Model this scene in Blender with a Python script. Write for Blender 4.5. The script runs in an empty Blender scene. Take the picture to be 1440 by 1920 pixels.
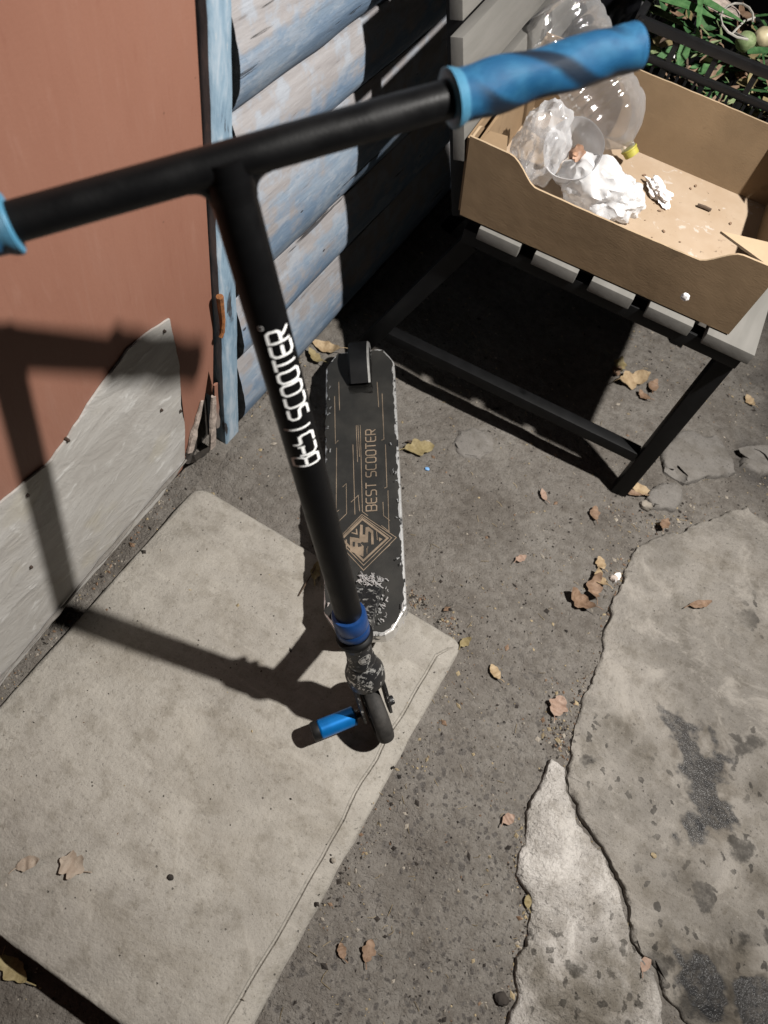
import bpy, bmesh, math, random
from math import sin, cos, pi, sqrt, radians
from mathutils import Vector, Matrix, noise
random.seed(7)
C = bpy.context.scene.collection
V = Vector
H = 1.15                                             # camera height above the paving slab (m)
# ------------------------------------------------------------------ camera
cam = bpy.data.cameras.new('camera'); co = bpy.data.objects.new('camera', cam); C.objects.link(co)
RGT = V((0.85615802, 0.49276144, 0.15549792)); DWN = V((0.49890451, -0.71000115, -0.49698356)); FWD = V((-0.13449063, 0.50307507, -0.85371409))
m = Matrix((RGT, -DWN, -FWD)).transposed().to_4x4(); m.translation = V((0, 0, H)); co.matrix_world = m
cam.sensor_fit = 'HORIZONTAL'; cam.sensor_width = 36; cam.lens = 35.0; cam.clip_start = 0.02; cam.clip_end = 200
cam.dof.use_dof = True; cam.dof.focus_distance = 1.12; cam.dof.aperture_fstop = 6.5
bpy.context.scene.camera = co
# ------------------------------------------------------------------ light
LAMP = V((0.68, 0.745, 2.0))                           # the yard lamp, above the frame
LD = (LAMP - V((0, .5, .2))).normalized()
w = bpy.data.worlds.new('World'); bpy.context.scene.world = w; w.use_nodes = True
nt = w.node_tree; bg = nt.nodes['Background']
sk = nt.nodes.new('ShaderNodeTexSky'); sk.sky_type = 'NISHITA'; sk.sun_disc = False
sk.sun_elevation = math.asin(LD.z); sk.sun_rotation = math.atan2(LD.x, LD.y)
hs = nt.nodes.new('ShaderNodeHueSaturation'); hs.inputs['Saturation'].default_value = 0.25
nt.links.new(sk.outputs[0], hs.inputs['Color']); nt.links.new(hs.outputs[0], bg.inputs[0]); bg.inputs[1].default_value = 0.0016
sl = bpy.data.lights.new('yard_lamp_light', 'SPOT'); sl.energy = 250; sl.shadow_soft_size = 0.028; sl.spot_size = radians(86); sl.spot_blend = 1.0; sl.color = (1.0, 0.965, 0.915)
so = bpy.data.objects.new('yard_lamp_light', sl); C.objects.link(so); so.location = LAMP; so.rotation_euler = (LAMP - V((-.08, .72, .30))).to_track_quat('Z', 'Y').to_euler()
vs = bpy.context.scene.view_settings; vs.view_transform = 'Standard'; vs.look = 'None'; vs.exposure = 0.66; vs.gamma = 1
vs.use_curve_mapping = False

# ------------------------------------------------------------------ helpers
def ray(x, y): return (RGT*(x-720) + DWN*(y-960) + FWD*1400)
def atz(x, y, z): r = ray(x, y); return V((0, 0, H)) + r*((z-H)/r.z)
def atx(x, y, X): r = ray(x, y); return V((0, 0, H)) + r*(X/r.x)
def onplane(x, y, o, n): r = ray(x, y); c = V((0, 0, H)); return c + r*((o-c).dot(n)/r.dot(n))
def fbm(p, o=4): return noise.fractal(p, 1.0, 2.0, o)

def obj(name, bm, mat, parent=None, smooth=True, ang=35):
    me = bpy.data.meshes.new(name)
    bmesh.ops.recalc_face_normals(bm, faces=bm.faces[:]) if getattr(bm, 'faces', None) and not bm.faces.layers.int.get('keep') else None
    bm.to_mesh(me); bm.free()
    ms = mat if isinstance(mat, (list, tuple)) else [mat]
    for x in ms: me.materials.append(x)
    if smooth:
        me.shade_smooth() if hasattr(me, 'shade_smooth') else None
        try: me.set_sharp_from_angle(angle=radians(ang))
        except Exception: pass
    o = bpy.data.objects.new(name, me); C.objects.link(o)
    if parent: o.parent = parent
    return o
def tag(o, label=None, cat=None, group=None, kind=None):
    if label: o['label'] = label
    if cat: o['category'] = cat
    if group: o['group'] = group
    if kind: o['kind'] = kind
    return o
def empty(name, label, cat, loc=(0, 0, 0), rz=0, group=None):
    o = bpy.data.objects.new(name, None); C.objects.link(o); o.location = loc; o.rotation_euler = (0, 0, rz); o.empty_display_size = .05
    return tag(o, label, cat, group)
def local(o, pts):      # world points -> parent's local
    mi = (Matrix.Translation(o.location) @ o.rotation_euler.to_matrix().to_4x4()).inverted(); return [mi @ V(p) for p in pts]
def basis(axis, ref=None):
    a = V(axis).normalized(); r = V(ref) if ref is not None else (V((0, 0, 1)) if abs(a.z) < .9 else V((1, 0, 0)))
    u = (r - a*r.dot(a)).normalized(); return a, u, a.cross(u)
def lathe(bm, o, axis, prof, seg=32, caps=True, ref=None, uvs=None, rfun=None):
    a, u, v = basis(axis, ref); o = V(o); rings = []
    for (t, r) in prof:
        rg = []
        for k in range(seg):
            th = 2*pi*k/seg; rr = r if rfun is None else r + rfun(t, th)
            rg.append(bm.verts.new(o + a*t + (u*cos(th) + v*sin(th))*rr))
        rings.append(rg)
    for i in range(len(rings)-1):
        for k in range(seg):
            f = bm.faces.new((rings[i][k], rings[i][(k+1) % seg], rings[i+1][(k+1) % seg], rings[i+1][k]))
            if uvs:
                t0, t1 = prof[i][0], prof[i+1][0]
                for lp, (a_, t_) in zip(f.loops, ((k, t0), (k+1, t0), (k+1, t1), (k, t1))): lp[uvs].uv = (a_/seg, t_)
    if caps: bm.faces.new(rings[0][::-1]); bm.faces.new(rings[-1])
def tube(bm, p0, p1, r0, r1=None, seg=24, bev=0.0):
    p0, p1 = V(p0), V(p1); L = (p1-p0).length; r1 = r0 if r1 is None else r1
    pr = [(0, r0), (L, r1)] if not bev else [(0, r0-bev), (bev, r0), (L-bev, r1), (L, r1-bev)]
    lathe(bm, p0, p1-p0, pr, seg)
def path(bm, pts, r, seg=6):
    pts = [V(p) for p in pts]; rings = []
    for i, p in enumerate(pts):
        t = (pts[min(i+1, len(pts)-1)] - pts[max(i-1, 0)]).normalized(); a, u, v = basis(t, (0.31, 0.2, 0.93))
        rr = r(i/(len(pts)-1)) if callable(r) else r
        rings.append([bm.verts.new(p + (u*cos(2*pi*k/seg) + v*sin(2*pi*k/seg))*rr) for k in range(seg)])
    for i in range(len(rings)-1):
        for k in range(seg): bm.faces.new((rings[i][k], rings[i][(k+1) % seg], rings[i+1][(k+1) % seg], rings[i+1][k]))
    bm.faces.new(rings[0][::-1]); bm.faces.new(rings[-1])
def hexa(bm, o, ex, ey, ez, bev=0.0015):
    """box from corner o and three edge vectors, bevelled"""
    o, ex, ey, ez = V(o), V(ex), V(ey), V(ez)
    vs_ = [bm.verts.new(o + ex*i + ey*j + ez*k) for k in (0, 1) for j in (0, 1) for i in (0, 1)]
    fs = [(0, 2, 3, 1), (4, 5, 7, 6), (0, 1, 5, 4), (2, 6, 7, 3), (0, 4, 6, 2), (1, 3, 7, 5)]
    F = [bm.faces.new([vs_[i] for i in f]) for f in fs]
    if bev: bmesh.ops.bevel(bm, geom=list({e for f in F for e in f.edges}), offset=bev, segments=2, affect='EDGES', profile=.6)
def slab(bm, pts, n, th, bev=0.0):
    """extruded polygon: top outline pts, thickness th against n"""
    n = V(n).normalized(); t = [bm.verts.new(V(p)) for p in pts]; b = [bm.verts.new(V(p) - n*th) for p in pts]; N = len(pts)
    F = [bm.faces.new(t), bm.faces.new(b[::-1])]
    for i in range(N): F.append(bm.faces.new((t[i], b[i], b[(i+1) % N], t[(i+1) % N])))
    if bev: bmesh.ops.bevel(bm, geom=F[0].edges[:], offset=bev, segments=2, affect='EDGES')
def strip(pts, wd, closed=False):
    """mitred ribbon: returns list of (left, right) 2D pairs"""
    P = [V((p[0], p[1])) for p in pts]; N = len(P); out = []
    for i in range(N):
        if closed: a, b = P[i-1], P[(i+1) % N]
        else: a, b = (P[i-1] if i > 0 else None), (P[i+1] if i < N-1 else None)
        d1 = (P[i]-a).normalized() if a is not None else None; d2 = (b-P[i]).normalized() if b is not None else None
        d1 = d1 if d1 is not None else d2; d2 = d2 if d2 is not None else d1
        n1, n2 = V((-d1.y, d1.x)), V((-d2.y, d2.x)); mm = (n1+n2)
        mm = n1 if mm.length < 1e-4 else mm.normalized(); k = max(.45, mm.dot(n1)); q = mm*(wd/2/k)
        out.append((P[i]+q, P[i]-q))
    if closed: out.append(out[0])
    return out
def subdiv(pts, mx, closed=False):
    out = []; N = len(pts)
    for i in range(N if closed else N-1):
        a, b = V(pts[i]), V(pts[(i+1) % N]); k = max(1, int((b-a).length/mx+.99))
        for j in range(k): out.append(a + (b-a)*(j/k))
    if not closed: out.append(V(pts[-1]))
    return out
LET = {}
def _font():
    w_ = .66
    LET['B'] = [([(0, 0), (0, 1), (w_-.12, 1), (w_, .88), (w_, .62), (w_-.1, .5), (w_, .38), (w_, .12), (w_-.12, 0)], 1), ([(.08, .5), (w_-.16, .5)], 0)]
    LET['E'] = [([(w_, 1), (.14, 1), (0, .86), (0, .14), (.14, 0), (w_, 0)], 0), ([(.08, .5), (w_-.05, .5)], 0)]
    LET['S'] = [([(w_, 1), (.13, 1), (0, .87), (0, .63), (.11, .52), (w_-.11, .49), (w_, .38), (w_, .13), (w_-.13, 0), (0, 0)], 0)]
    LET['T'] = [([(-.03, 1), (w_+.03, 1)], 0), ([(w_/2, .92), (w_/2, 0)], 0)]
    LET['C'] = [([(w_, 1), (.14, 1), (0, .86), (0, .14), (.14, 0), (w_, 0)], 0)]
    LET['O'] = [([(.14, 0), (0, .14), (0, .86), (.14, 1), (w_-.14, 1), (w_, .86), (w_, .14), (w_-.14, 0)], 1)]
    LET['R'] = [([(0, 0), (0, 1), (w_-.12, 1), (w_, .88), (w_, .58), (w_-.12, .46), (.08, .46)], 0), ([(w_*.5, .38), (w_, 0)], 0)]
_font()
def text_strokes(txt, adv=.97):
    x = 0; out = []
    for ch in txt:
        if ch == ' ': x += .5; continue
        for pts, cl in LET[ch]: out.append(([(p[0]+x, p[1]) for p in pts], cl))
        x += adv
    return out, x-adv+.66
def ribbon(bm, pts, wd, closed, fmap, lift, mx):
    pr = strip(subdiv([V((p[0], p[1], 0)) for p in pts], mx, closed), wd, closed)
    vv = [(bm.verts.new(fmap(a.x, a.y, lift)), bm.verts.new(fmap(b.x, b.y, lift))) for a, b in pr]
    if closed: vv[-1] = vv[0]
    for i in range(len(vv)-1):
        try: bm.faces.new((vv[i][0], vv[i][1], vv[i+1][1], vv[i+1][0]))
        except ValueError: pass

# ------------------------------------------------------------------ materials
REFL = {'light_grey_composite': .42, 'red_brown_paint': .56, 'white_tissue': .85, 'grey_sheet_metal': 1.0, 'damp_earth': .70, 'crumbling_concrete': .80, 'stained_cardboard_floor': .53, 'brown_cardboard': .42, 'cardboard_cut_edge': .5, 'white_print': .95, 'bare_aluminium': .85, 'scuffed_deck_alloy': .85, 'scraped_black_metal': .75}
class NT:
    def __init__(s, name):
        s.m = bpy.data.materials.new(name); s.m.use_nodes = True; s.t = s.m.node_tree; s.b = s.t.nodes['Principled BSDF']; s.out = s.t.nodes['Material Output']
        s.tc = s.t.nodes.new('ShaderNodeTexCoord'); s.pos = s.t.nodes.new('ShaderNodeNewGeometry').outputs['Position']
    def n(s, typ, **kw):
        x = s.t.nodes.new('ShaderNode'+typ)
        for k, v in kw.items(): setattr(x, k, v)
        return x
    def l(s, a, b): s.t.links.new(a, b)
    def put(s, sock, v):
        if hasattr(v, 'links') or isinstance(v, bpy.types.NodeSocket): s.l(v, sock)
        else: sock.default_value = v
    def mp(s, co, sc=(1, 1, 1), loc=(0, 0, 0), rot=(0, 0, 0)):
        x = s.n('Mapping'); s.l(co, x.inputs[0]); x.inputs['Scale'].default_value = sc; x.inputs['Location'].default_value = loc; x.inputs['Rotation'].default_value = rot; return x.outputs[0]
    def noise(s, co, scale, det=4, rough=.55, dist=0, out=0):
        x = s.n('TexNoise'); s.l(co, x.inputs['Vector']); x.inputs['Scale'].default_value = scale; x.inputs['Detail'].default_value = det
        x.inputs['Roughness'].default_value = rough; x.inputs['Distortion'].default_value = dist; return x.outputs[out]
    def vor(s, co, scale, feat='F1', rnd=1):
        x = s.n('TexVoronoi', feature=feat); s.l(co, x.inputs['Vector']); x.inputs['Scale'].default_value = scale; x.inputs['Randomness'].default_value = rnd; return x.outputs['Distance']
    def ramp(s, f, *st):
        x = s.n('ValToRGB'); s.l(f, x.inputs[0]); e = x.color_ramp.elements
        while len(e) < len(st): e.new(.5)
        for k, (p, c) in zip(e, st): k.position = p; k.color = (c, c, c, 1) if not isinstance(c, tuple) else (*c, 1)
        return x.outputs[0]
    def step(s, f, a, b, lo=0., hi=1.):
        x = s.n('MapRange', interpolation_type='SMOOTHSTEP'); s.put(x.inputs[0], f); x.inputs[1].default_value = a; x.inputs[2].default_value = b
        x.inputs[3].default_value = lo; x.inputs[4].default_value = hi; return x.outputs[0]
    def math(s, op, a, b=0.):
        x = s.n('Math', operation=op); s.put(x.inputs[0], a); s.put(x.inputs[1], b); return x.outputs[0]
    def mix(s, f, a, b, typ='MIX'):
        x = s.n('Mix', data_type='RGBA', blend_type=typ); s.put(x.inputs[0], f)
        for k, v in ((6, a), (7, b)): s.put(x.inputs[k], (*v, 1) if isinstance(v, tuple) else v)
        return x.outputs[2]
    def bump(s, h, dist, st=1.0, prev=None):
        x = s.n('Bump'); s.l(h, x.inputs['Height']); x.inputs['Distance'].default_value = dist; x.inputs['Strength'].default_value = st
        if prev is not None: s.l(prev, x.inputs['Normal'])
        s.l(x.outputs[0], s.b.inputs['Normal']); return x.outputs[0]
    def set(s, col=None, rough=None, metal=None, spec=None):
        if col is not None:
            k = REFL.get(s.m.name, .61)          # overall reflectance: base colours lowered so less light bounces into the shade
            s.put(s.b.inputs['Base Color'], (*[c*k for c in col], 1) if isinstance(col, tuple) else s.mix(1.0, col, (k, k, k), 'MULTIPLY'))
        if rough is not None: s.put(s.b.inputs['Roughness'], rough)
        if metal is not None: s.put(s.b.inputs['Metallic'], metal)
        if spec is not None: s.put(s.b.inputs['Specular IOR Level'], spec)
        return s
    def near(s, pts, wob=.04, scale=14):
        """union mask of noisy round patches [(x, y, r)] in world space, softly edged"""
        d = None; nz = s.math('MULTIPLY', s.math('SUBTRACT', s.noise(s.pos, scale, 4), .5), wob*2)
        for (x, y, r) in pts:
            vm = s.n('VectorMath', operation='DISTANCE'); mm = s.mp(s.pos, (1, 1, 0)); s.l(mm, vm.inputs[0]); vm.inputs[1].default_value = (x, y, 0)
            q = s.math('SUBTRACT', vm.outputs['Value'], r); d = q if d is None else s.math('MINIMUM', d, q)
        return s.math('ADD', d, nz)

def mat_ground():
    s = NT('damp_earth'); p = s.pos
    a = s.noise(p, 7, 6, .6); b = s.noise(p, 55, 5, .65); c = s.noise(p, 260, 3, .6)
    col = s.ramp(a, (.3, (.150, .133, .116)), (.52, (.200, .182, .162)), (.72, (.240, .221, .198)))
    col = s.mix(s.step(b, .35, .7), col, s.mix(1.0, col, (.70, .68, .66), 'MULTIPLY'))
    big = s.noise(p, 2.6, 5, .6, .5); col = s.mix(s.step(big, .50, .66, 0, .55), col, s.mix(1.0, col, (.66, .63, .60), 'MULTIPLY')); col = s.mix(s.step(s.noise(p, 22, 5, .7, .6), .54, .68, 0, .5), col, s.mix(1.0, col, (.62, .58, .54), 'MULTIPLY'))
    col = s.mix(s.step(c, .60, .72, 0, .55), col, (.30, .27, .23))
    col = s.mix(s.step(c, .40, .30, 0, .5), col, (.045, .038, .032))
    # drip-wet spots, thick towards the broken path
    wp_ = s.n('VectorMath', operation='ADD'); s.l(p, wp_.inputs[0]); wn = s.n('VectorMath', operation='SCALE'); wn.inputs['Scale'].default_value = .022; s.l(s.noise(p, 45, 3, .6, 0, 1), wn.inputs[0]); s.l(wn.outputs[0], wp_.inputs[1])
    sp = s.vor(s.mp(wp_.outputs[0], (1, 1, 1)), 38); sp2 = s.vor(s.mp(wp_.outputs[0], (1, 1, 1), (.3, .2, 0)), 85)
    spots = s.math('MAXIMUM', s.step(s.math('ADD', sp, s.math('MULTIPLY', b, .22)), .36, .27), s.step(s.math('ADD', sp2, s.math('MULTIPLY', b, .25)), .44, .34))
    zone = s.step(s.near([(.26, .22, .12), (.14, .30, .07), (.2, 0, .14), (.2, .5, .03)], .09, 8), .15, -.03)
    wet = s.math('MULTIPLY', spots, zone)
    col = s.mix(s.math('MULTIPLY', wet, .70), col, (.045, .038, .034))
    damp = s.step(s.near([(.52, 1.45, .16), (.42, 1.25, .06), (.6, 1.15, .08), (.1, 4.7, 3.0), (4.2, 1.2, 2.9), (.8, -3.6, 3.1)], .10, 9), .05, -.05)  # damp earth near the chair; wide unseen zones added dark to cut bounced light
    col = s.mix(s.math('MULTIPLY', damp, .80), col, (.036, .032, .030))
    s.set(col, s.step(s.math('MAXIMUM', wet, damp), 0, 1, .92, .5), 0, .35)
    n1 = s.bump(b, .009, 1.0); s.bump(c, .0030, 1, n1); return s.m
def mat_concrete(name, tone=(.37, .345, .305), dark=(.235, .22, .195), wetpts=None, damp=None, rough=0.0, spots=False, pit=1.0):
    s = NT(name); p = s.pos
    a = s.noise(p, 5, 6, .62, .6); b = s.noise(p, 30, 5, .65); c = s.noise(p, 190, 4, .6); g = s.noise(s.mp(p, (1, 9, 1), rot=(0, 0, .5)), 9, 4, .6)
    col = s.ramp(a, (.28, dark), (.5, tuple(.5*(x+y) for x, y in zip(tone, dark))), (.68, tone))
    m2 = s.noise(p, 13, 6, .7, .4); m3 = s.noise(p, 75, 5, .7)
    col = s.mix(s.step(b, .48, .66, 0, .55), col, s.mix(1.0, col, (.66, .64, .60), 'MULTIPLY')); col = s.mix(s.step(m2, .52, .70, 0, .6), col, s.mix(1.0, col, (.68, .66, .63), 'MULTIPLY'))
    col = s.mix(s.step(m3, .56, .68, 0, .5), col, s.mix(1.0, col, (.58, .55, .50), 'MULTIPLY')); col = s.mix(s.step(m3, .42, .30, 0, .45), col, s.mix(1.0, col, (1.22, 1.21, 1.2), 'MULTIPLY'))
    col = s.mix(s.step(g, .55, .75, 0, .35), col, tuple(min(1, x*1.18) for x in tone))
    pits = s.step(s.math('ADD', s.vor(p, 48), s.math('MULTIPLY', c, .10)), .13, .085)
    pits = s.math('MULTIPLY', pits, s.step(s.noise(p, 16, 3), .44, .56)); 
    col = s.mix(s.math('MULTIPLY', pits, .8*pit), col, (.095, .085, .072))
    col = s.mix(s.step(c, .62, .75, 0, .5), col, tuple(min(1, x*1.35) for x in tone))
    col = s.mix(s.step(c, .42, .28, 0, .6), col, tuple(x*.4 for x in dark))
    fine = s.noise(p, 520, 2, .6); col = s.mix(s.step(fine, .45, .28, 0, .5), col, tuple(x*.5 for x in dark))
    smu = s.noise(s.mp(p, (1, 3, 1), rot=(0, 0, .9)), 3.2, 5, .65, .8); col = s.mix(s.step(smu, .50, .68, 0, .5), col, s.mix(1.0, col, (.72, .69, .64), 'MULTIPLY'))
    r = .88; lt = s.noise(s.mp(p, (1, 1, 1), (3, 1, 0)), 9, 6, .72, .7); col = s.mix(s.step(lt, .50, .64, 0, .55 if rough or spots else .25), col, tuple(min(1, x*1.22) for x in tone))
    if spots:
        wp_ = s.n('VectorMath', operation='ADD'); s.l(p, wp_.inputs[0]); wn = s.n('VectorMath', operation='SCALE'); wn.inputs['Scale'].default_value = .045; s.l(s.noise(p, 26, 4, .6, 0, 1), wn.inputs[0]); s.l(wn.outputs[0], wp_.inputs[1])
        v1 = s.vor(wp_.outputs[0], 15); v2 = s.vor(s.mp(wp_.outputs[0], (1, 1, 1), (.7, .1, 0)), 44)
        sp = s.math('MAXIMUM', s.step(s.math('ADD', v1, s.math('MULTIPLY', b, .5)), .58, .48), s.step(s.math('ADD', v2, s.math('MULTIPLY', b, .3)), .42, .37))
        sp = s.math('MULTIPLY', sp, s.step(s.near(spots, .08, 8), .06, -.02))
        col = s.mix(s.math('MULTIPLY', sp, s.step(m3, .3, .6, .45, .9)), col, tuple(x*.36 for x in dark))
    if damp:
        dp_ = s.math('MULTIPLY', s.step(s.near(damp, .05, 13), .03, -.03), s.step(m2, .30, .55, .35, 1.)); col = s.mix(s.math('MULTIPLY', dp_, .85), col, s.mix(1.0, col, (.34, .315, .27), 'MULTIPLY'))
    if wetpts:
        wt = s.math('MULTIPLY', s.step(s.near(wetpts, .060, 19), .006, -.006), s.step(m3, .30, .52, .55, 1.0))
        hal = s.step(s.near(wetpts, .085, 12), .022, -.01); col = s.mix(s.math('MULTIPLY', hal, s.step(m2, .35, .6, .25, .85)), col, s.mix(1.0, col, (.52, .49, .45), 'MULTIPLY'))
        col = s.mix(s.math('MULTIPLY', wt, .78), col, (.034, .035, .038)); r = s.step(wt, .3, 1, .88, .19)
    s.set(col, r, 0, s.step(wt, .2, .8, .3, .11) if wetpts else .3)
    h = s.math('SUBTRACT', s.math('ADD', b, s.math('MULTIPLY', c, .35)), s.math('MULTIPLY', pits, .6))
    n1 = s.bump(h, .0036 + rough*.008, .9)
    if wetpts: s.bump(s.noise(p, 150, 3, .7), .0022, 1.0, n1)
    if rough: s.bump(s.noise(p, 85, 4, .7), .005, 1, n1)
    return s.m
def mat_door():
    s = NT('red_brown_paint'); p = s.pos
    a = s.noise(s.mp(p, (1, 1, .35)), 6, 5, .6); b = s.noise(s.mp(p, (1, 2.5, .5)), 26, 5, .65); c = s.noise(p, 300, 2)
    col = s.ramp(a, (.3, (.335, .152, .103)), (.55, (.36, .170, .117)), (.75, (.355, .180, .130)))
    vs_ = s.noise(s.mp(p, (1, 5, .25)), 22, 5, .7, .4); col = s.mix(s.step(vs_, .54, .72, 0, .16), col, (.43, .245, .185)); col = s.mix(s.step(vs_, .44, .30, 0, .16), col, (.27, .115, .08)); chp = s.math('MULTIPLY', s.step(s.vor(p, 30), .06, .035), s.step(s.noise(p, 8, 3), .54, .6)); col = s.mix(chp, col, (.14, .07, .05))
    col = s.mix(s.step(b, .56, .78, 0, .28), col, (.45, .25, .19)); col = s.mix(s.step(b, .42, .25, 0, .25), col, (.25, .085, .055))
    sep = s.n('SeparateXYZ'); s.l(p, sep.inputs[0])
    low = s.math('ADD', sep.outputs[2], s.math('MULTIPLY', a, .09)); side = s.step(sep.outputs[1], .545, .552)
    fade = s.math('MULTIPLY', s.step(low, .21, .13), side); col = s.mix(s.math('MULTIPLY', fade, .85), col, (.30, .275, .25))
    s.set(col, .58, 0, .35); n1 = s.bump(b, .0012, .6); s.bump(c, .0003, .5, n1); return s.m
def mat_sheet():
    s = NT('grey_sheet_metal'); p = s.pos
    a = s.noise(s.mp(p, (1, 1, 1.7), rot=(.2, 0, 0)), 8, 6, .65, .8); b = s.noise(s.mp(p, (1, 1, 2.1), rot=(.2, 0, 0)), 24, 5, .6, .6); c = s.noise(p, 120, 4, .6)
    col = s.ramp(a, (.3, (.265, .250, .232)), (.5, (.315, .302, .284)), (.7, (.365, .355, .34)))
    col = s.mix(s.step(b, .57, .70, 0, .75), col, (.47, .465, .45)); col = s.mix(s.step(c, .62, .74, 0, .35), col, (.15, .135, .115))
    col = s.mix(s.step(s.noise(p, 11, 3), .55, .7, 0, .35), col, (.30, .27, .20))
    s.set(col, .5, 0, .5); n1 = s.bump(a, .008, .5); s.bump(b, .003, .45, n1); return s.m
def mat_board():
    s = NT('weathered_blue_board'); p = s.pos; uv = s.tc.outputs['UV']
    sep = s.n('SeparateXYZ'); s.l(uv, sep.inputs[0]); v = sep.outputs[1]
    q = s.mp(p, (1, .10, 1)); q2 = s.mp(p, (1, .22, 1))
    a = s.noise(q2, 20, 5, .65, .3); b = s.noise(q, 110, 5, .7); c = s.noise(p, 26, 5, .6); k = s.noise(s.mp(p, (1, .5, 1)), 60, 4, .7)
    wood = s.ramp(b, (.3, (.29, .26, .25)), (.5, (.355, .325, .315)), (.7, (.41, .385, .38)))
    blue = s.ramp(a, (.3, (.115, .18, .275)), (.5, (.19, .265, .365)), (.72, (.32, .385, .46)))
    white = s.mix(s.step(c, .4, .65), (.31, .36, .43), (.39, .43, .49))
    f = s.math('ADD', s.math('MULTIPLY', s.math('SUBTRACT', .50, v), 1.7), s.math('MULTIPLY', s.math('SUBTRACT', a, .5), 2.6))
    f = s.math('ADD', f, s.math('MULTIPLY', s.math('SUBTRACT', c, .5), 1.3))
    paint = s.mix(s.step(k, .46, .60), blue, white)
    col = s.mix(s.step(f, -.50, .16), s.mix(s.step(c, .45, .6, .15, .75), wood, white), s.mix(s.step(a, .42, .56, .0, .7), blue, paint))
    cr = s.math('MULTIPLY', s.step(s.noise(s.mp(p, (1, .05, 1)), 62, 4, .6), .38, .345), s.step(s.noise(p, 7, 2), .50, .58))
    dots = s.math('MULTIPLY', s.step(s.vor(s.mp(p, (1, .5, 1)), 38), .10, .05), s.step(s.noise(p, 13, 2), .5, .56))
    dk = s.math('MAXIMUM', cr, dots)
    col = s.mix(s.math('MULTIPLY', dk, .85), col, (.022, .020, .022)); col = s.mix(s.step(b, .36, .27, 0, .5), col, (.12, .10, .09))
    s.set(col, .74, 0, .3)
    h = s.math('SUBTRACT', s.math('ADD', b, s.math('MULTIPLY', k, .5)), s.math('MULTIPLY', dk, 1.2)); s.bump(h, .0016, .8); return s.m
def mat_frame():
    s = NT('chipped_light_blue_paint'); p = s.pos; q = s.mp(p, (1, 1, .22))
    a = s.noise(q, 55, 5, .65, .3); b = s.noise(q, 150, 4, .6); c = s.noise(p, 12, 3)
    col = s.ramp(a, (.32, (.17, .27, .37)), (.5, (.30, .42, .53)), (.66, (.50, .58, .66)))
    col = s.mix(s.step(b, .62, .72, 0, .6), col, (.56, .60, .63)); chip = s.math('MULTIPLY', s.step(a, .40, .36), s.step(c, .48, .56))
    col = s.mix(chip, col, (.055, .052, .055)); s.set(col, .62, 0, .35); s.bump(a, .002, .9); return s.m
def simple(name, col, rough=.6, metal=0, spec=.4, nz=None, var=.25, bump=0, sc=40):
    s = NT(name); p = s.pos; a = s.noise(p, sc, 5, .6)
    c = s.mix(s.step(a, .3, .7), tuple(x*(1-var) for x in col), tuple(min(1, x*(1+var)) for x in col)); s.set(c, rough, metal, spec)
    if bump: s.bump(s.noise(p, sc*4, 4, .6), bump, .7)
    return s.m
def mat_worn_black(name, lo=.60, hi=.68, silver=(.62, .60, .57), base=(.012, .012, .013), sc=60, rough=.42):
    s = NT(name); p = s.pos; a = s.noise(p, sc, 6, .7, .8); b = s.noise(s.mp(p, (1, .25, 1), rot=(.3, .2, .8)), sc*3, 3)
    f = s.step(s.math('ADD', a, s.math('MULTIPLY', s.math('SUBTRACT', b, .5), .25)), lo, hi)
    s.set(s.mix(f, base, silver), s.step(f, 0, 1, rough, .34), s.step(f, 0, 1, 0, .75), .5); s.bump(a, .0008, .6); return s.m
def mat_pole():
    s = NT('black_powder_coat'); p = s.pos; a = s.noise(p, 25, 5, .6); b = s.noise(p, 420, 2)
    sc_ = s.step(s.noise(s.mp(p, (1, 1, 1), rot=(.4, 1, .2)), 55, 5, .75, 1.5), .69, .75, 0, .6)
    s.set(s.mix(sc_, (.0042, .0042, .0046), (.07, .07, .07)), s.step(a, .35, .65, .34, .48), 0, .17); s.bump(b, .00025, .5); return s.m
def mat_grip():
    s = NT('blue_black_swirl_rubber'); uv = s.tc.outputs['UV']; sep = s.n('SeparateXYZ'); s.l(uv, sep.inputs[0])
    ph = s.math('ADD', s.math('MULTIPLY', sep.outputs[0], 2), s.math('MULTIPLY', sep.outputs[1], -13.5))
    wv = s.math('SINE', s.math('MULTIPLY', s.math('ADD', ph, s.math('MULTIPLY', s.noise(s.pos, 30, 3), .12)), 2*pi))
    f = s.math('MULTIPLY', s.step(wv, .35, .95), s.step(sep.outputs[1], .012, .03)); f = s.math('MULTIPLY', f, s.step(sep.outputs[1], .150, .125))
    pale = s.step(sep.outputs[1], .0105, .0095)
    col = s.mix(f, s.mix(s.step(s.noise(s.pos, 60, 4), .4, .7), (.015, .125, .285), (.038, .195, .375)), (.010, .024, .048))
    col = s.mix(pale, col, (.085, .30, .48))
    rib = s.math('SINE', s.math('MULTIPLY', sep.outputs[1], 2*pi*650))
    s.set(col, .46, 0, .5); s.bump(rib, .0009, .8); return s.m
def mat_card(name='brown_cardboard', tone=(.42, .285, .165)):
    s = NT(name); p = s.pos; a = s.noise(p, 10, 5, .6); b = s.noise(s.mp(p, (1, 1, 6)), 160, 3, .6); c = s.noise(p, 24, 4, .6)
    col = s.ramp(a, (.3, tuple(x*.86 for x in tone)), (.7, tuple(x*1.1 for x in tone))); col = s.mix(s.step(b, .55, .75, 0, .2), col, tuple(x*.7 for x in tone))
    col = s.mix(s.step(c, .62, .72, 0, .35), col, tuple(x*.45 for x in tone)); col = s.mix(s.step(s.noise(p, 5, 5, .6, .5), .5, .68, 0, .3), col, tuple(x*.66 for x in tone)); s.set(col, .82, 0, .25); n1 = s.bump(b, .0006, .5); s.bump(s.noise(p, 9, 3, .5), .006, .5, n1); return s.m
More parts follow.
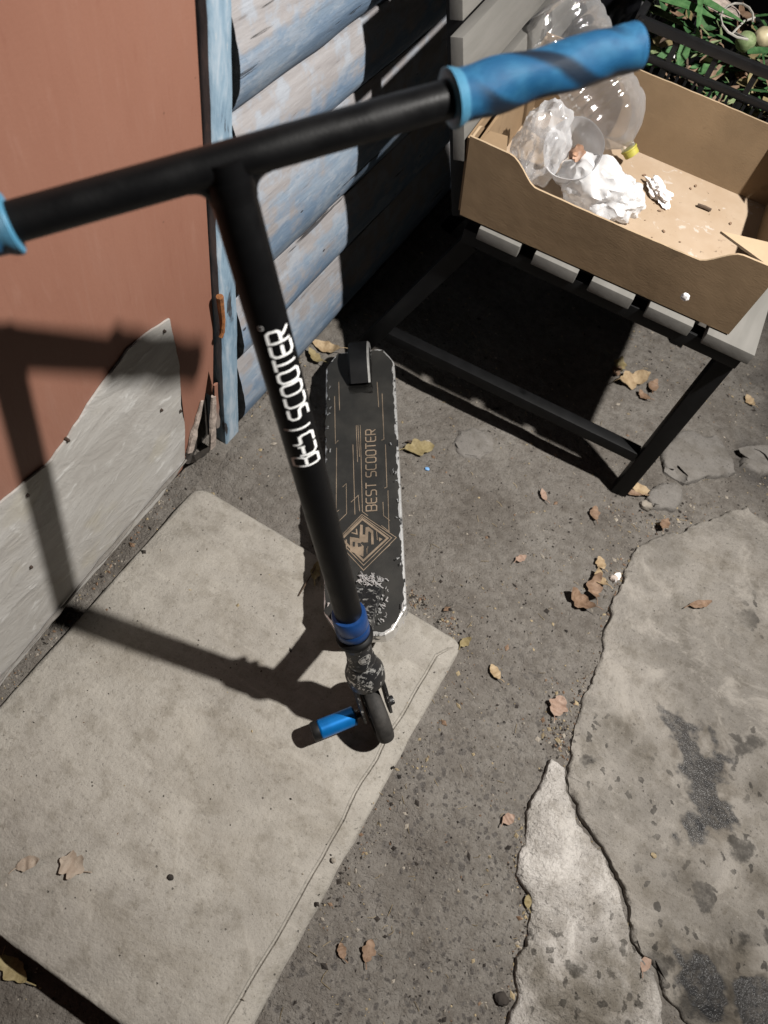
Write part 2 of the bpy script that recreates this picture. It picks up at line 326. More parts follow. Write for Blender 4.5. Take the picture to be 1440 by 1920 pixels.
def mat_cardfloor():
    s = NT('stained_cardboard_floor'); p = s.pos; a = s.noise(p, 14, 5, .6); c = s.noise(p, 34, 5, .65, .5); d = s.noise(p, 90, 3)
    col = s.ramp(a, (.3, (.52, .38, .255)), (.7, (.62, .48, .35))); col = s.mix(s.step(c, .60, .66, 0, .65), col, (.78, .71, .64))
    col = s.mix(s.step(c, .36, .29, 0, .5), col, (.30, .20, .13)); col = s.mix(s.step(d, .70, .75, 0, .6), col, (.12, .08, .05)); s.set(col, .8, 0, .3); s.bump(c, .001, .5); return s.m
def mat_film(name, white=.12, clear=.75, gloss=.10, tint=(.9, .9, .92), edge=.45):
    """thin clear plastic film: mostly transparent, a milky part, a glossy skin stronger at grazing angles"""
    s = NT(name); t = s.n('BsdfTransparent'); d = s.n('BsdfDiffuse'); tr = s.n('BsdfTranslucent'); g = s.n('BsdfGlossy')
    d.inputs[0].default_value = tr.inputs[0].default_value = (*tint, 1); g.inputs['Roughness'].default_value = gloss
    lw = s.n('LayerWeight'); lw.inputs[0].default_value = .35
    m0 = s.n('MixShader'); m0.inputs[0].default_value = .45; s.l(d.outputs[0], m0.inputs[1]); s.l(tr.outputs[0], m0.inputs[2])
    m1 = s.n('MixShader'); m1.inputs[0].default_value = white; 
    wv = s.math('ADD', s.math('MULTIPLY', lw.outputs['Facing'], edge), white); s.l(s.math('MINIMUM', wv, 1.0), m1.inputs[0]); s.l(t.outputs[0], m1.inputs[1]); s.l(m0.outputs[0], m1.inputs[2])
    m2 = s.n('MixShader'); f = s.math('ADD', s.math('MULTIPLY', lw.outputs['Fresnel'], .6), .04); s.l(f, m2.inputs[0]); s.l(m1.outputs[0], m2.inputs[1]); s.l(g.outputs[0], m2.inputs[2])
    nb = s.n('Bump'); s.l(s.noise(s.pos, 70, 4, .6), nb.inputs['Height']); nb.inputs['Distance'].default_value = .002; nb.inputs['Strength'].default_value = .6
    for x in (d, g, tr): s.l(nb.outputs[0], x.inputs['Normal'])
    s.l(m2.outputs[0], s.out.inputs['Surface']); return s.m
def mat_leaf(name, a_, b_):
    s = NT(name); p = s.tc.outputs['Object']; a = s.noise(p, 90, 5, .65); c = s.noise(p, 300, 3)
    col = s.mix(s.step(a, .35, .65), a_, b_); col = s.mix(s.step(c, .62, .72, 0, .6), col, tuple(x*.35 for x in a_)); s.set(col, .7, 0, .3); s.bump(a, .0012, .8); return s.m
def mat_deck_tape():
    s = NT('worn_black_deck_sheet'); p = s.pos; a = s.noise(p, 20, 5, .6); b = s.noise(p, 500, 2); c = s.noise(s.mp(p, (1, 1, 1), rot=(0, 0, 1.0)), 45, 6, .75, 1.2)
    col = s.mix(s.step(a, .35, .7), (.016, .0155, .014), (.034, .032, .028)); col = s.mix(s.step(c, .64, .74, 0, .5), col, (.075, .07, .062)); s.set(col, .62, 0, .35); s.bump(b, .0003, .6); return s.m

M = dict(ground=mat_ground(), door=mat_door(), sheet=mat_sheet(), board=mat_board(), frame=mat_frame(), pole=mat_pole(), grip=mat_grip(), card=mat_card(), cardin=mat_cardfloor(), tape=mat_deck_tape(),
    slab=mat_concrete('pale_concrete', (.465, .432, .382), (.325, .298, .262)),
    path=mat_concrete('stained_concrete', (.315, .29, .26), (.20, .182, .163), wetpts=None),
    cardedge=mat_card('cardboard_cut_edge', (.58, .43, .28)), fork=mat_worn_black('scraped_black_metal', .56, .605, (.75, .74, .71), sc=80), deckm=mat_worn_black('scuffed_deck_alloy', .40, .46, (.80, .79, .77), sc=45),
    silver=simple('bare_aluminium', (.72, .71, .69), .32, .8, .5, var=.15, sc=120), tyre=simple('dusty_black_rubber', (.032, .029, .026), .75, var=.5, bump=.0006, sc=60),
    hub=simple('black_wheel_core', (.010, .010, .012), .4), clamp=simple('blue_anodised_clamp', (.018, .085, .30), .34, .45, .5, var=.2), pegblue=simple('blue_anodised_knurl', (.008, .24, .72), .3, .55, .5, var=.12),
    pegshade=simple('peg_shade_black', (.008, .008, .008), .5), ink=simple('white_print', (.80, .80, .79), .5, var=.08), bronze=simple('bronze_print', (.27, .205, .145), .55, var=.3),
    blackmetal=simple('black_steel', (.006, .006, .0065), .5, spec=.18, var=.3), slat=None, dark=simple('dark_old_wood', (.035, .028, .022), .9, var=.5, bump=.002), endwood=simple('dark_end_grain', (.05, .042, .036), .9, var=.5, bump=.002, sc=80),
    rust=simple('orange_rust', (.30, .115, .035), .85, var=.4, bump=.0015, sc=90), nail=simple('rusty_nail_head', (.06, .04, .03), .6, .3), splinter=simple('pale_broken_wood', (.46, .38, .33), .85, var=.4, bump=.002, sc=70),
    crate=simple('black_crate_plastic', (.012, .012, .013), .38, var=.2), film=mat_film('clear_bottle_plastic', .06, edge=.28, gloss=.07), frost=mat_film('milky_clear_film', .28, edge=.5, gloss=.14, tint=(.80, .80, .82)),
    bag=mat_film('white_bag_film', .72, edge=.2, gloss=.35, tint=(.84, .84, .85)), tissue=simple('white_tissue', (.80, .77, .76), .9, var=.08, bump=.001, sc=60), yellow=simple('yellow_cap_plastic', (.50, .45, .08), .45, var=.1),
    leaf1=mat_leaf('tan_dry_leaf', (.36, .25, .14), (.52, .39, .24)), leaf2=mat_leaf('brown_dry_leaf', (.19, .115, .07), (.32, .21, .14)), leaf3=mat_leaf('olive_dry_leaf', (.24, .185, .085), (.36, .29, .15)), leaf5=mat_leaf('faded_flat_leaf', (.36, .28, .215), (.42, .345, .275)), leaf4=mat_leaf('pink_tan_leaf', (.34, .22, .16), (.44, .31, .24)),
    green=mat_leaf('fresh_green_leaf', (.045, .135, .04), (.095, .21, .075)), paleg=mat_leaf('pale_green_leaf', (.17, .24, .10), (.29, .35, .18)), deepg=mat_leaf('deep_green_leaf', (.025, .085, .025), (.06, .16, .05)), onion=simple('pale_onion_skin', (.55, .47, .30), .4, var=.3), peel=simple('orange_vegetable_peel', (.36, .20, .125), .6, var=.4),
    straw=simple('dry_straw', (.42, .33, .2), .8, var=.4), grit=simple('pale_grit', (.34, .30, .25), .9, var=.6, sc=25), gritd=simple('dark_crumbs', (.035, .028, .023), .9, var=.5, sc=25), twig=simple('brown_twig', (.09, .06, .04), .85, var=.4), string=simple('grey_root_string', (.42, .40, .36), .8, var=.2),
    blackbag=simple('black_plastic_sack', (.008, .008, .010), .3), stone=mat_concrete('grey_flat_stone', (.27, .25, .23), (.19, .175, .16)), chip=simple('blue_plastic_chip', (.20, .42, .75), .5))
def mat_slat():
    s = NT('light_grey_composite'); p = s.pos; a = s.noise(s.mp(p, (1, .1, 1)), 60, 4, .6); b = s.noise(p, 14, 4)
    col = s.mix(s.step(a, .3, .7), (.255, .245, .225), (.305, .292, .27)); col = s.mix(s.step(b, .55, .75, 0, .3), col, (.21, .20, .18)); s.set(col, .66, 0, .35); s.bump(a, .0006, .6); return s.m
M['slat'] = mat_slat()

# ------------------------------------------------------------------ ground
def sst(a, b, x): t = max(0, min(1, (x-a)/(b-a))); return t*t*(3-2*t)
def gz(x, y):
    z = -.019
    z -= .055*sst(-.06, -.17, y)*sst(.16, -.05, x)                     # sunk at the near end of the slab
    if -.15 < y < .6 and x > .0: z += .007*sst(.16, .06, x)
    z += .012*sst(.52, .66, y)*sst(-.25, -.45, x) + .016*sst(.54, .64, y)*sst(-.40, -.47, x)
    z += .0065*fbm(V((x*4, y*4, 0)), 3) + .0030*fbm(V((x*17, y*17, 3)), 3)
    z += .003*sst(.14, .30, x)*sst(1.1, .9, y)
    if -.48 > x: z += .012*max(0, fbm(V((x*9, y*14, 7)), 3)) + .006
    return z
def spaced(lo, hi, d, far, n):
    a = [lo+d*i for i in range(int((hi-lo)/d)+1)]; s_ = [(far**(i/n)) for i in range(1, n+1)]
    return [lo-(q-1) for q in s_[::-1]] + a + [a[-1]+(q-1) for q in s_]
xs = [-.62] + [x for x in spaced(-.515, 1.0, .009, 30, 16) if x >= -.516]; ys = spaced(-.40, 2.2, .009, 30, 16)
bm = bmesh.new(); g = [[bm.verts.new((x, y, gz(x, y))) for x in xs] for y in ys]
for j in range(len(ys)-1):
    for i in range(len(xs)-1): bm.faces.new((g[j][i], g[j][i+1], g[j+1][i+1], g[j+1][i]))
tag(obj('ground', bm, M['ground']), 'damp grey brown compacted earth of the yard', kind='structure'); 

# ------------------------------------------------------------------ concrete slab under the scooter
def rounded(corners, rad, n=6):
    out = []; N = len(corners)
    for i in range(N):
        p, a, b = V(corners[i]), V(corners[i-1]), V(corners[(i+1) % N]); r = rad[i]; d1, d2 = (a-p).normalized(), (b-p).normalized()
        for k in range(n+1):
            t = k/n; out.append((p+d1*r)*(1-t)**2 + p*2*t*(1-t) + (p+d2*r)*t*t)
    return out
X0, X1, Y0, Y1 = -.483, .056, -.146, .5365
def slab_ring(ins, insr, z, jit, seed):
    """outline inset by ins (insr on the right side)"""
    o = rounded([(X0+ins, Y0+ins), (X1-insr, Y0+ins), (X1-insr, Y1-ins), (X0+ins, Y1-ins)], [.012, .012, .024, .03]); o = subdiv([V((p.x, p.y, 0)) for p in o], .02, True)
    return o
def slab_mesh():
    bm = bmesh.new(); outer = slab_ring(0, 0, 0, 0, 0); rings = []; cy = (Y0+Y1)/2; N = len(outer)
    for j, (d, z) in enumerate([(.033, 0), (.0312, -.0040), (.0290, -.0042), (.0270, -.0012), (.006, -.0030), (.0, -.0095), (-.001, -.07)]):
        rg = []
        for i, p in enumerate(outer):
            rt = sst(X1-.05, X1-.025, p.x) * sst((Y1-Y0)/2+.004, (Y1-Y0)/2-.05, abs(p.y-cy))
            flat = (.0075, .0065, .0055, .0045, .0025, 0, -.001)[j]; dd = d*rt + flat*(1-rt)
            t = (outer[(i+1) % N]-outer[i-1]).normalized(); n = V((t.y, -t.x, 0))
            e = .0012*fbm(V((p.x*34, p.y*34, 0 if j < 4 else j)), 3) + (.0050*rt*fbm(V((p.x*11, p.y*11, 5)), 4) if j < 4 else 0)
            q = p - n*(dd + e); zf = (0, -.0003, -.0006, -.001, -.002, -.005, -.07)[j]
            rg.append(bm.verts.new((q.x, q.y, z*rt + zf*(1-rt) - (.0012*abs(fbm(V((p.x*25, p.y*25, j+9)), 3)) if j else 0))))
        rings.append(rg)
    top_ = bm.faces.new(rings[0])
    for a, b in zip(rings, rings[1:]):
        for i in range(N): bm.faces.new((a[i], a[(i+1) % N], b[(i+1) % N], b[i]))
    bmesh.ops.triangulate(bm, faces=[top_])
    return bm
tag(obj('concrete_slab', slab_mesh(), M['slab'], ang=50), 'pale rectangular concrete paving slab that the scooter front wheel stands on', 'paving slab')

def jag(pts, mx, amp, sd):
    p = subdiv([V((q[0], q[1], 0)) for q in pts], mx, True); return [V((q.x + amp*fbm(V((q.x*22, q.y*22, sd)), 4) + .0022*fbm(V((q.x*95, q.y*95, sd)), 3), q.y + amp*fbm(V((q.x*22, q.y*22, sd+5)), 4) + .0022*fbm(V((q.x*95, q.y*95, sd+8)), 3), 0)) for q in p]
def broken(name, pts, ztop, th, mat, sd, mx=.004, amp=.007, chip=.004):
    o = jag(pts, mx, amp, sd); N = len(o); bm = bmesh.new(); rings = []
    A = sum(o[i].x*o[(i+1) % N].y - o[(i+1) % N].x*o[i].y for i in range(N))
    sg = 1 if A > 0 else -1
    for ins, z, ji in ((chip, 0, .4), (chip*.3, -chip*.45, .6), (0, -chip*1.2, .6), (-.001, -th, .3)):
        rg = []
        for i, p in enumerate(o):
            t = (o[(i+1) % N] - o[i-1]).normalized(); n = V((t.y, -t.x, 0))*sg
            k = max(.25, 1 + 1.5*fbm(V((p.x*40, p.y*40, sd+2)), 3))
            cb = 1 + 2.2*max(0, fbm(V((p.x*16, p.y*16, sd+7)), 3)-.12)*6
            rg.append(bm.verts.new((p.x - n.x*ins*k*(cb if ins > 0 else 1), p.y - n.y*ins*k*(cb if ins > 0 else 1), ztop + z*max(.3, k) + .0012*ji*fbm(V((p.x*20, p.y*20, sd)), 3))))
        rings.append(rg)
    bm.faces.new(rings[0] if sg > 0 else rings[0][::-1])
    for a, b in zip(rings, rings[1:]):
        for i in range(N): bm.faces.new((a[i], b[i], b[(i+1) % N], a[(i+1) % N]) if sg > 0 else (a[i], a[(i+1) % N], b[(i+1) % N], b[i]))
    bmesh.ops.triangulate(bm, faces=[f for f in bm.faces if len(f.verts) > 4])
    return obj(name, bm, mat, ang=40)
P_ = lambda L, z: [(atz(x, y, z).x, atz(x, y, z).y) for x, y in L]
edge = [(1440, 985), (1400, 948), (1360, 960), (1310, 985), (1215, 1010), (1195, 1022), (1185, 1060), (1150, 1130), (1115, 1270), (1083, 1345), (1067, 1430), (1072, 1478), (1097, 1540), (1127, 1585), (1167, 1650), (1182, 1700), (1192, 1770), (1238, 1820), (1253, 1870), (1300, 1925)]
e2 = P_(edge, -.006)
wp = [(atz(x, y, -.006).x, atz(x, y, -.006).y, r) for x, y, r in ((1268, 1355, .014), (1295, 1395, .028), (1318, 1440, .034), (1325, 1495, .030), (1300, 1560, .028), (1345, 1535, .018), (1340, 1405, .018), (1310, 1835, .030), (1330, 1880, .03), (1410, 1870, .026), (1440, 1900, .03), (1360, 1800, .012), (1275, 1800, .014))]
sz = [(atz(x, y, -.006).x, atz(x, y, -.006).y, r) for x, y, r in ((1150, 1400, .05), (1250, 1500, .07), (1380, 1740, .10), (1230, 1720, .05), (1420, 1420, .05), (1430, 1150, .03), (1250, 1850, .1), (1400, 1600, .05))]
DP = lambda L: [(atz(x, y, -.006).x, atz(x, y, -.006).y, r) for x, y, r in L]
M['path'] = mat_concrete('stained_concrete', damp=DP([(1240, 1780, .018), (1390, 1790, .03), (1420, 1640, .02), (1165, 1365, .022), (1215, 1420, .02), (1290, 1640, .015), (1330, 1850, .05), (1420, 1480, .015), (1100, 1400, .006)]), tone=(.365, .335, .298), dark=(.185, .168, .148), wetpts=wp, spots=sz, pit=.6)
M['strip'] = mat_concrete('crumbling_concrete', (.52, .49, .46), (.22, .20, .175), damp=DP([(1080, 1890, .06), (1160, 1850, .05), (1010, 1810, .03), (1180, 1750, .022), (1120, 1700, .004)]), rough=1.0, spots=[(atz(x, y, -.012).x, atz(x, y, -.012).y, r) for x, y, r in ((1050, 1850, .06), (1150, 1760, .04), (1120, 1890, .08))])
tag(broken('broken_concrete', e2 + [(.75, .20), (1.3, .3), (1.35, 1.0), (.8, 1.22)], -.006, .06, M['path'], 1), 'large cracked concrete sheet with wet dark puddles at right', 'concrete')
stl = [(1035, 1425), (1012, 1480), (990, 1520), (987, 1575), (974, 1600), (972, 1640), (996, 1685), (1001, 1720), (991, 1770), (969, 1795), (968, 1840), (975, 1870), (960, 1900), (950, 1960)]
rightside = [(1252, 1960), (1241, 1878), (1229, 1826), (1184, 1776), (1174, 1704), (1159, 1654), (1119, 1589), (1089, 1542), (1064, 1482), (1059, 1440)]
tag(broken('broken_concrete', P_(stl + rightside, -.007), -.007, .05, M['strip'], 4, amp=.004), 'pale crumbling wedge of concrete between the bare earth and the large cracked sheet', 'concrete')
for pts, lab in (([(1250, 880), (1245, 830), (1285, 806), (1340, 812), (1372, 850), (1385, 885), (1330, 893), (1285, 900)], 'grey flat stone above the big concrete sheet, right of the chair leg'),
                 ([(1212, 930), (1235, 905), (1270, 905), (1287, 930), (1270, 952), (1225, 948)], 'small rounded grey stone beside the tan leaf at the chair foot'),
                 ([(850, 825), (862, 805), (905, 800), (932, 815), (930, 845), (905, 862), (868, 852)], 'flat stone sunk in the earth near the chair shadow'),
                 ([(1395, 870), (1400, 835), (1460, 820), (1480, 880), (1430, 890)], 'grey stone lump at the right edge above the concrete sheet')):
    ztop = -.0045 if 'sunk' not in lab else -.0125
    tag(broken('flat_stone', P_(pts, ztop), ztop, .03, M['stone'], random.random()*50, mx=.006, amp=.007, chip=.007), lab, 'stone')

# ------------------------------------------------------------------ house wall: door, frame post, half-round boards
house = empty('wooden_house', 'wooden house wall with red brown door and peeling blue boards at left', 'house', (-.5, .6, 0))
def hobj(name, bm, mat, parent=house, **k):
    for v in bm.verts: v.co -= V((-.5, .6, 0))
    return obj(name, bm, mat, parent, **k)
XD = -.50
dp = [(XD, -1.2, -.03)] + [tuple(atx(x, y, XD)) for x, y in ((342, 880), (352, 838), (372, 790), (384, 748), (391, 690), (396, 715), (400, 745))]
dpts = [V(p) for p in dp] + [V((XD, .624, .30)), V((XD, .6235, .6)), V((XD, .6245, 2.0)), V((XD, -1.2, 2.0))]
bm = bmesh.new(); slab(bm, dpts, (1, 0, 0), .018, .0012); bmesh.ops.triangulate(bm, faces=[f for f in bm.faces if len(f.verts) > 4])
door = hobj('door', bm, M['door'])
bm = bmesh.new(); hexa(bm, (-.56, -1.3, -.06), (.035, 0, 0), (0, 2.0, 0), (0, 0, 2.1), 0); hobj('backing_wall', bm, M['dark'], smooth=False)
pp = [(-120, 1085), (0, 945), (60, 895), (100, 862), (150, 788), (175, 745), (215, 692), (240, 655), (275, 628), (305, 607), (318, 598), (328, 640), (336, 690), (341, 760), (346, 800), (347, 862), (300, 935), (150, 1105), (0, 1285), (-120, 1440)]
q = subdiv([atx(x, y, XD+.0035) for x, y in pp], .012, True); q = [V((XD+.0035, p.y + .0035*fbm(V((p.y*40, p.z*40, 1)), 3), p.z + .0035*fbm(V((p.y*40, p.z*40, 6)), 3))) for p in q]
bm = bmesh.new(); slab(bm, q, (1, 0, 0), .003, 0)
bmesh.ops.triangulate(bm, faces=[f for f in bm.faces if len(f.verts) > 4]); 
def move_local(bm): 
    for v in bm.verts: v.co -= V((-.5, .6, 0))
move_local(bm); kick = obj('kick_panel', bm, M['sheet'], door, smooth=False)
bm = bmesh.new(); tube(bm, (XD, 0, 0), (XD+.0068, 0, 0), .0027, .0022, 8, .0006); move_local(bm); n0 = obj('nail', bm, M['nail'], door)
for k, (x, y) in enumerate(((303, 618), (298, 766), (334, 768), (122, 822), (46, 925), (53, 1060))):
    o = n0 if k == 0 else n0.copy(); p = atx(x, y, XD); o.location = (0, p.y, p.z)
    if k: C.objects.link(o); o.parent = door
# bottom fold of the sheet
bm = bmesh.new(); f0, f1 = atx(-60, 1352, XD), atx(345, 872, XD)
path(bm, [f0 + (f1-f0)*t + V((.007 + .002*fbm(V((t*9, 0, 0)), 2), 0, .022 + .004*fbm(V((t*6, 3, 0)), 2))) for t in [i/30 for i in range(31)]], lambda t: .0024 + .0012*sin(t*23) + .0008*sin(t*57), 7); move_local(bm)
obj('bottom_fold', bm, M['stone'], door)
def chunk(bm, p0, p1, w0, w1, sd):
    p0, p1 = V(p0), V(p1); n = 7; a, u, v = basis(p1-p0, (1, 0, 0)); R = []
    for i in range(n+1):
        t = i/n; c = p0 + (p1-p0)*t; ww = w0 + (w1-w0)*t
        R.append([bm.verts.new(c + (u*cos(2*pi*k/6)*.5 + v*sin(2*pi*k/6))*ww*(1+.55*noise.noise(V((t*6+sd, k*2.1, sd))))) for k in range(6)])
    for i in range(n):
        for k in range(6): bm.faces.new((R[i][k], R[i][(k+1) % 6], R[i+1][(k+1) % 6], R[i+1][k]))
    bm.faces.new(R[0][::-1]); bm.faces.new(R[-1])
for k, (a, b, w0, w1, mt) in enumerate((((356, 846), (379, 752), .010, .004, 'splinter'), ((398, 838), (401, 742), .008, .007, 'splinter'), ((362, 862), (392, 842), .010, .006, 'dark'), ((408, 800), (404, 720), .006, .005, 'door'), ((352, 868), (362, 838), .007, .004, 'endwood'))):
    bm = bmesh.new(); chunk(bm, atx(*a, XD+.004), atx(*b, XD+.002), w0, w1, k*3.3); move_local(bm); obj('splinter', bm, M[mt], door)
# frame post
bm = bmesh.new(); R = []
for i in range(70):
    z = -.05 + 2.1*i/69 if i > 40 else -.05 + .9*i/40
    dy = .0018*fbm(V((0, z*9, 1)), 3); dx = .0012*fbm(V((0, z*12, 4)), 3); wv = .0016*fbm(V((0, z*30, 8)), 3)
    R.append([bm.verts.new(p) for p in ((-.525, .6265+dy, z), (-.489+dx, .6265+dy+wv, z), (-.487+dx, .629+dy+wv, z), (-.487+dx, .663+dy+wv, z), (-.489+dx, .6655+dy+wv*1.5, z), (-.525, .6655+dy, z))])
for a, b in zip(R, R[1:]):
    for k in range(6): bm.faces.new((a[k], a[(k+1) % 6], b[(k+1) % 6], b[k]))
post = hobj('frame_post', bm, M['frame'], ang=50)
bm = bmesh.new(); pa = [atx(x, y, -.4855) for x, y in ((412, 556), (414, 575), (417, 600), (417, 622), (414, 632))]
path(bm, pa, lambda t: .0055 - .002*t, 8); move_local(bm); obj('rusty_hinge', bm, M['rust'], post)
# boards
def bulge(t):
    if t < .36: q = t/.36; return sin(q*pi/2)**.85
    q = (t-.36)/.64; return .10 + .90*cos(q*pi/2)**1.05
LOGS = [(.02, .192, .024), (.192, .327, .021), (.327, .509, .025), (.509, .615, .019), (.615, .745, .021), (.745, .885, .024), (.885, 1.02, .024), (1.02, 1.15, .024), (1.15, 1.29, .024), (1.29, 1.42, .024), (1.42, 1.56, .024), (1.56, 1.70, .024), (1.70, 1.84, .024), (1.84, 2.0, .024)]
for k, (z0, z1, bl) in enumerate(LOGS):
    bm = bmesh.new(); uv = bm.loops.layers.uv.new('UVMap'); NS = 16; yy = [.6685 + .012*i for i in range(70)] + [1.51 + .1*i for i in range(22)]; R = []
    e0 = .0025*noise.noise(V((k*3.1, 0, 0)))
    for y in yy:
        rg = []
        for j in range(NS+1):
            t = j/NS; u_ = abs(2*t-1); x = -.4965 + bl*.86*bulge(t) + .0022*fbm(V((k*7, y*3, t*2)), 3) + .0009*fbm(V((k*7, y*9, t*14)), 3)
            z = z0 + .0008 + (z1-z0-.0016)*t + .003*noise.noise(V((k*5.0, y*2.2, 0)))*(1-u_*.0) + .002*noise.noise(V((k+.5*(t > .5), y*11, 2)))*(u_ > .8)
            rg.append(bm.verts.new((x, y + (e0 if y < .67 else 0), z)))
        rg.append(bm.verts.new((-.53, y + (e0 if y < .67 else 0), z1))); rg.append(bm.verts.new((-.53, y + (e0 if y < .67 else 0), z0))); R.append(rg)
    n_ = NS+3
    for i in range(len(R)-1):
        for j in range(n_):
            f = bm.faces.new((R[i][j], R[i+1][j], R[i+1][(j+1) % n_], R[i][(j+1) % n_]))
            for lp, (ii, jj) in zip(f.loops, ((i, j), (i+1, j), (i+1, j+1), (i, j+1))): lp[uv].uv = (yy[ii], min(jj, NS)/NS)
    f = bm.faces.new(R[0]); f.material_index = 1; bm.faces.new(R[-1][::-1])  # near end face gets the very dark brown end grain
    hobj('wall_board', bm, [M['board'], M['endwood']], ang=60)

# ------------------------------------------------------------------ scooter
Wc = V((-.0167, .3456, .055)); T = V((-.2868, .3796, .8096)); d = (T-Wc).normalized(); Lp = (T-Wc).length
b = V((.598, .782, .178)); b = (b - d*b.dot(d)).normalized(); fw = b.cross(d)
sco = empty('kick_scooter', 'black stunt scooter with blue grips leaning on the red brown door', 'scooter', (-.1, .45, 0))
def sobj(name, bm, mat, parent=sco, **k):
    for v in bm.verts: v.co -= V((-.1, .45, 0))
    return obj(name, bm, mat, parent, **k)
RP, RB = .0172, .0136
bm = bmesh.new()
tube(bm, Wc+d*.235, T+d*.004, RP, RP, 48); 
sl_, sr_ = .318, .318
tube(bm, T-b*sl_, T+b*sr_, RB, RB, 40)
lathe(bm, T-d*.026, d, [(0, RP), (.006, RP+.0006), (.012, RP+.0018), (.018, RP+.0014)], 48, False)      # weld bead
for sgn in (1, -1):   # rounded fillets where pole meets bar
    cf = T + b*sgn*(RP+.0125) - d*(RB+.0125); path(bm, [cf - b*sgn*cos(k*pi/24)*.0215 + d*sin(k*pi/24)*.0215 for k in range(13)], .0098, 16)
bar = sobj('handlebar', bm, M['pole'])
# lettering on the pole
cp = Wc + d*.58; v0 = V((0, 0, H))-cp; n0_ = (v0 - d*v0.dot(d)).normalized(); s0 = n0_.cross(d)   # s0: image-right? checked below
if s0.dot(RGT) < 0: s0 = -s0
bm = bmesh.new(); w_ = .66; kk = 0
WORN = {'B': LET['B'], 'E': [([(0, .66), (0, .14), (.14, 0), (w_, 0)], 0), ([(.10, .5), (w_-.02, .5)], 0), ([(w_-.02, .42), (w_-.02, .66)], 0)], 'S': [([(0, 0), (w_-.13, 0), (w_, .13), (w_, .40), (w_-.11, .52), (.12, .52), (.02, .60), (.02, .80)], 0)], 'T': [([(w_/2, .98), (w_/2, 0)], 0)]}
def pole_word(word, glyphs, t0, adv, h_, deg0, wd, kq=.6):
    global kk
    for i, ch_ in enumerate(word):
        for pts, cl in glyphs[ch_]:
            def f(x, y, lift):
                an = radians(deg0) - (y/kq - h_/2)/RP; return Wc + d*(t0 + x) + (n0_*cos(an) + s0*sin(an))*(RP + .0002 + lift)
            ribbon(bm, [((i + p[0]/.82)*adv, p[1]*h_*kq) for p in pts], wd, cl, f, .00002*kk, .0015); kk += 1
pole_word('BEST', WORN, .5215, .0136, .0275, 0, .0018); pole_word('SCOOTER', LET, .5795, .0137, .0200, 19, .00165)
pole_word('O', LET, .676, .0042, .0042, -25, .0006, 1)
sobj('lettering', bm, M['ink'], bar if False else sco)
# grips
def grip(s0_, s1_, sign):
    bm = bmesh.new(); uv = bm.loops.layers.uv.new('UVMap'); L = s1_-s0_; prof = [(0, RB+.0005), (0, .0190), (.0012, .0208), (.0045, .0205), (.0085, .0190)]
    n = 60; prof += [(.010 + (L-.016)*i/n, .0182 - .0012*(i/n)) for i in range(n+1)] + [(L-.003, .0172), (L-.001, .0165), (L, .0150)]
    rf = lambda t, th: (.0013*math.sin(2*th - 13.5*2*pi*t - .9)*min(1, max(0, (t-.01)/.02))*min(1, max(0, (L-.01-t)/.02)) + .0004*math.sin(4*th + 9*2*pi*t)*(t > .02) * (t < L-.01))
    o = T + b*sign*s0_; lathe(bm, o, b*sign, prof, 40, True, ref=d, uvs=uv, rfun=rf)
    return sobj('grip', bm, M['grip'])
grip(.1715, .331, 1); grip(.1465, .322, -1)
# clamp, head tube, fork
bm = bmesh.new(); lathe(bm, Wc+d*.206, d, [(0, .0205), (.002, .0219), (.014, .0221), (.0155, .0213), (.017, .0221), (.039, .0221), (.042, .0210), (.0425, .0173)], 40); sobj('clamp', bm, M['clamp'])
for t in (.216, .238):
    bm = bmesh.new(); tube(bm, Wc+d*t - fw*.0205 - b*.01, Wc+d*t - fw*.0205 + b*.013, .0042, .0042, 12, .001); sobj('clamp_bolt', bm, M['blackmetal'])
bm = bmesh.new(); lathe(bm, Wc+d*.190, d, [(0, .0215), (.002, .0240), (.009, .0245), (.0115, .0225), (.0128, .021)], 40); sobj('headset_cup', bm, M['blackmetal'])
bm = bmesh.new(); lathe(bm, Wc+d*.132, d, [(0, .0178), (.002, .0190), (.010, .0192), (.012, .0180), (.045, .0180), (.047, .0195), (.056, .0200), (.058, .0185)], 40); sobj('head_tube', bm, M['fork'])
# head badge: small ring with BS
hc = Wc + d*.160; vv = V((0, 0, H))-hc; hn = (vv - d*vv.dot(d)).normalized(); hsd = hn.cross(d); hsd = hsd if hsd.dot(RGT) > 0 else -hsd
def hmap(x, y, l): ang = radians(16) + x/.018; return hc + d*y + (hn*cos(ang) + hsd*sin(ang))*(.0184+l)
bm = bmesh.new(); ribbon(bm, [(.009*cos(a*pi/9), .009*sin(a*pi/9)) for a in range(18)], .0011, True, hmap, 0, .004)
for i, (pts, cl) in enumerate(text_strokes('BS')[0]): ribbon(bm, [((p[0]-.78)*.0075, (p[1]-.5)*.0085) for p in pts], .0012, cl, hmap, .00005*(i+1), .002)
sobj('head_badge', bm, M['silver'])
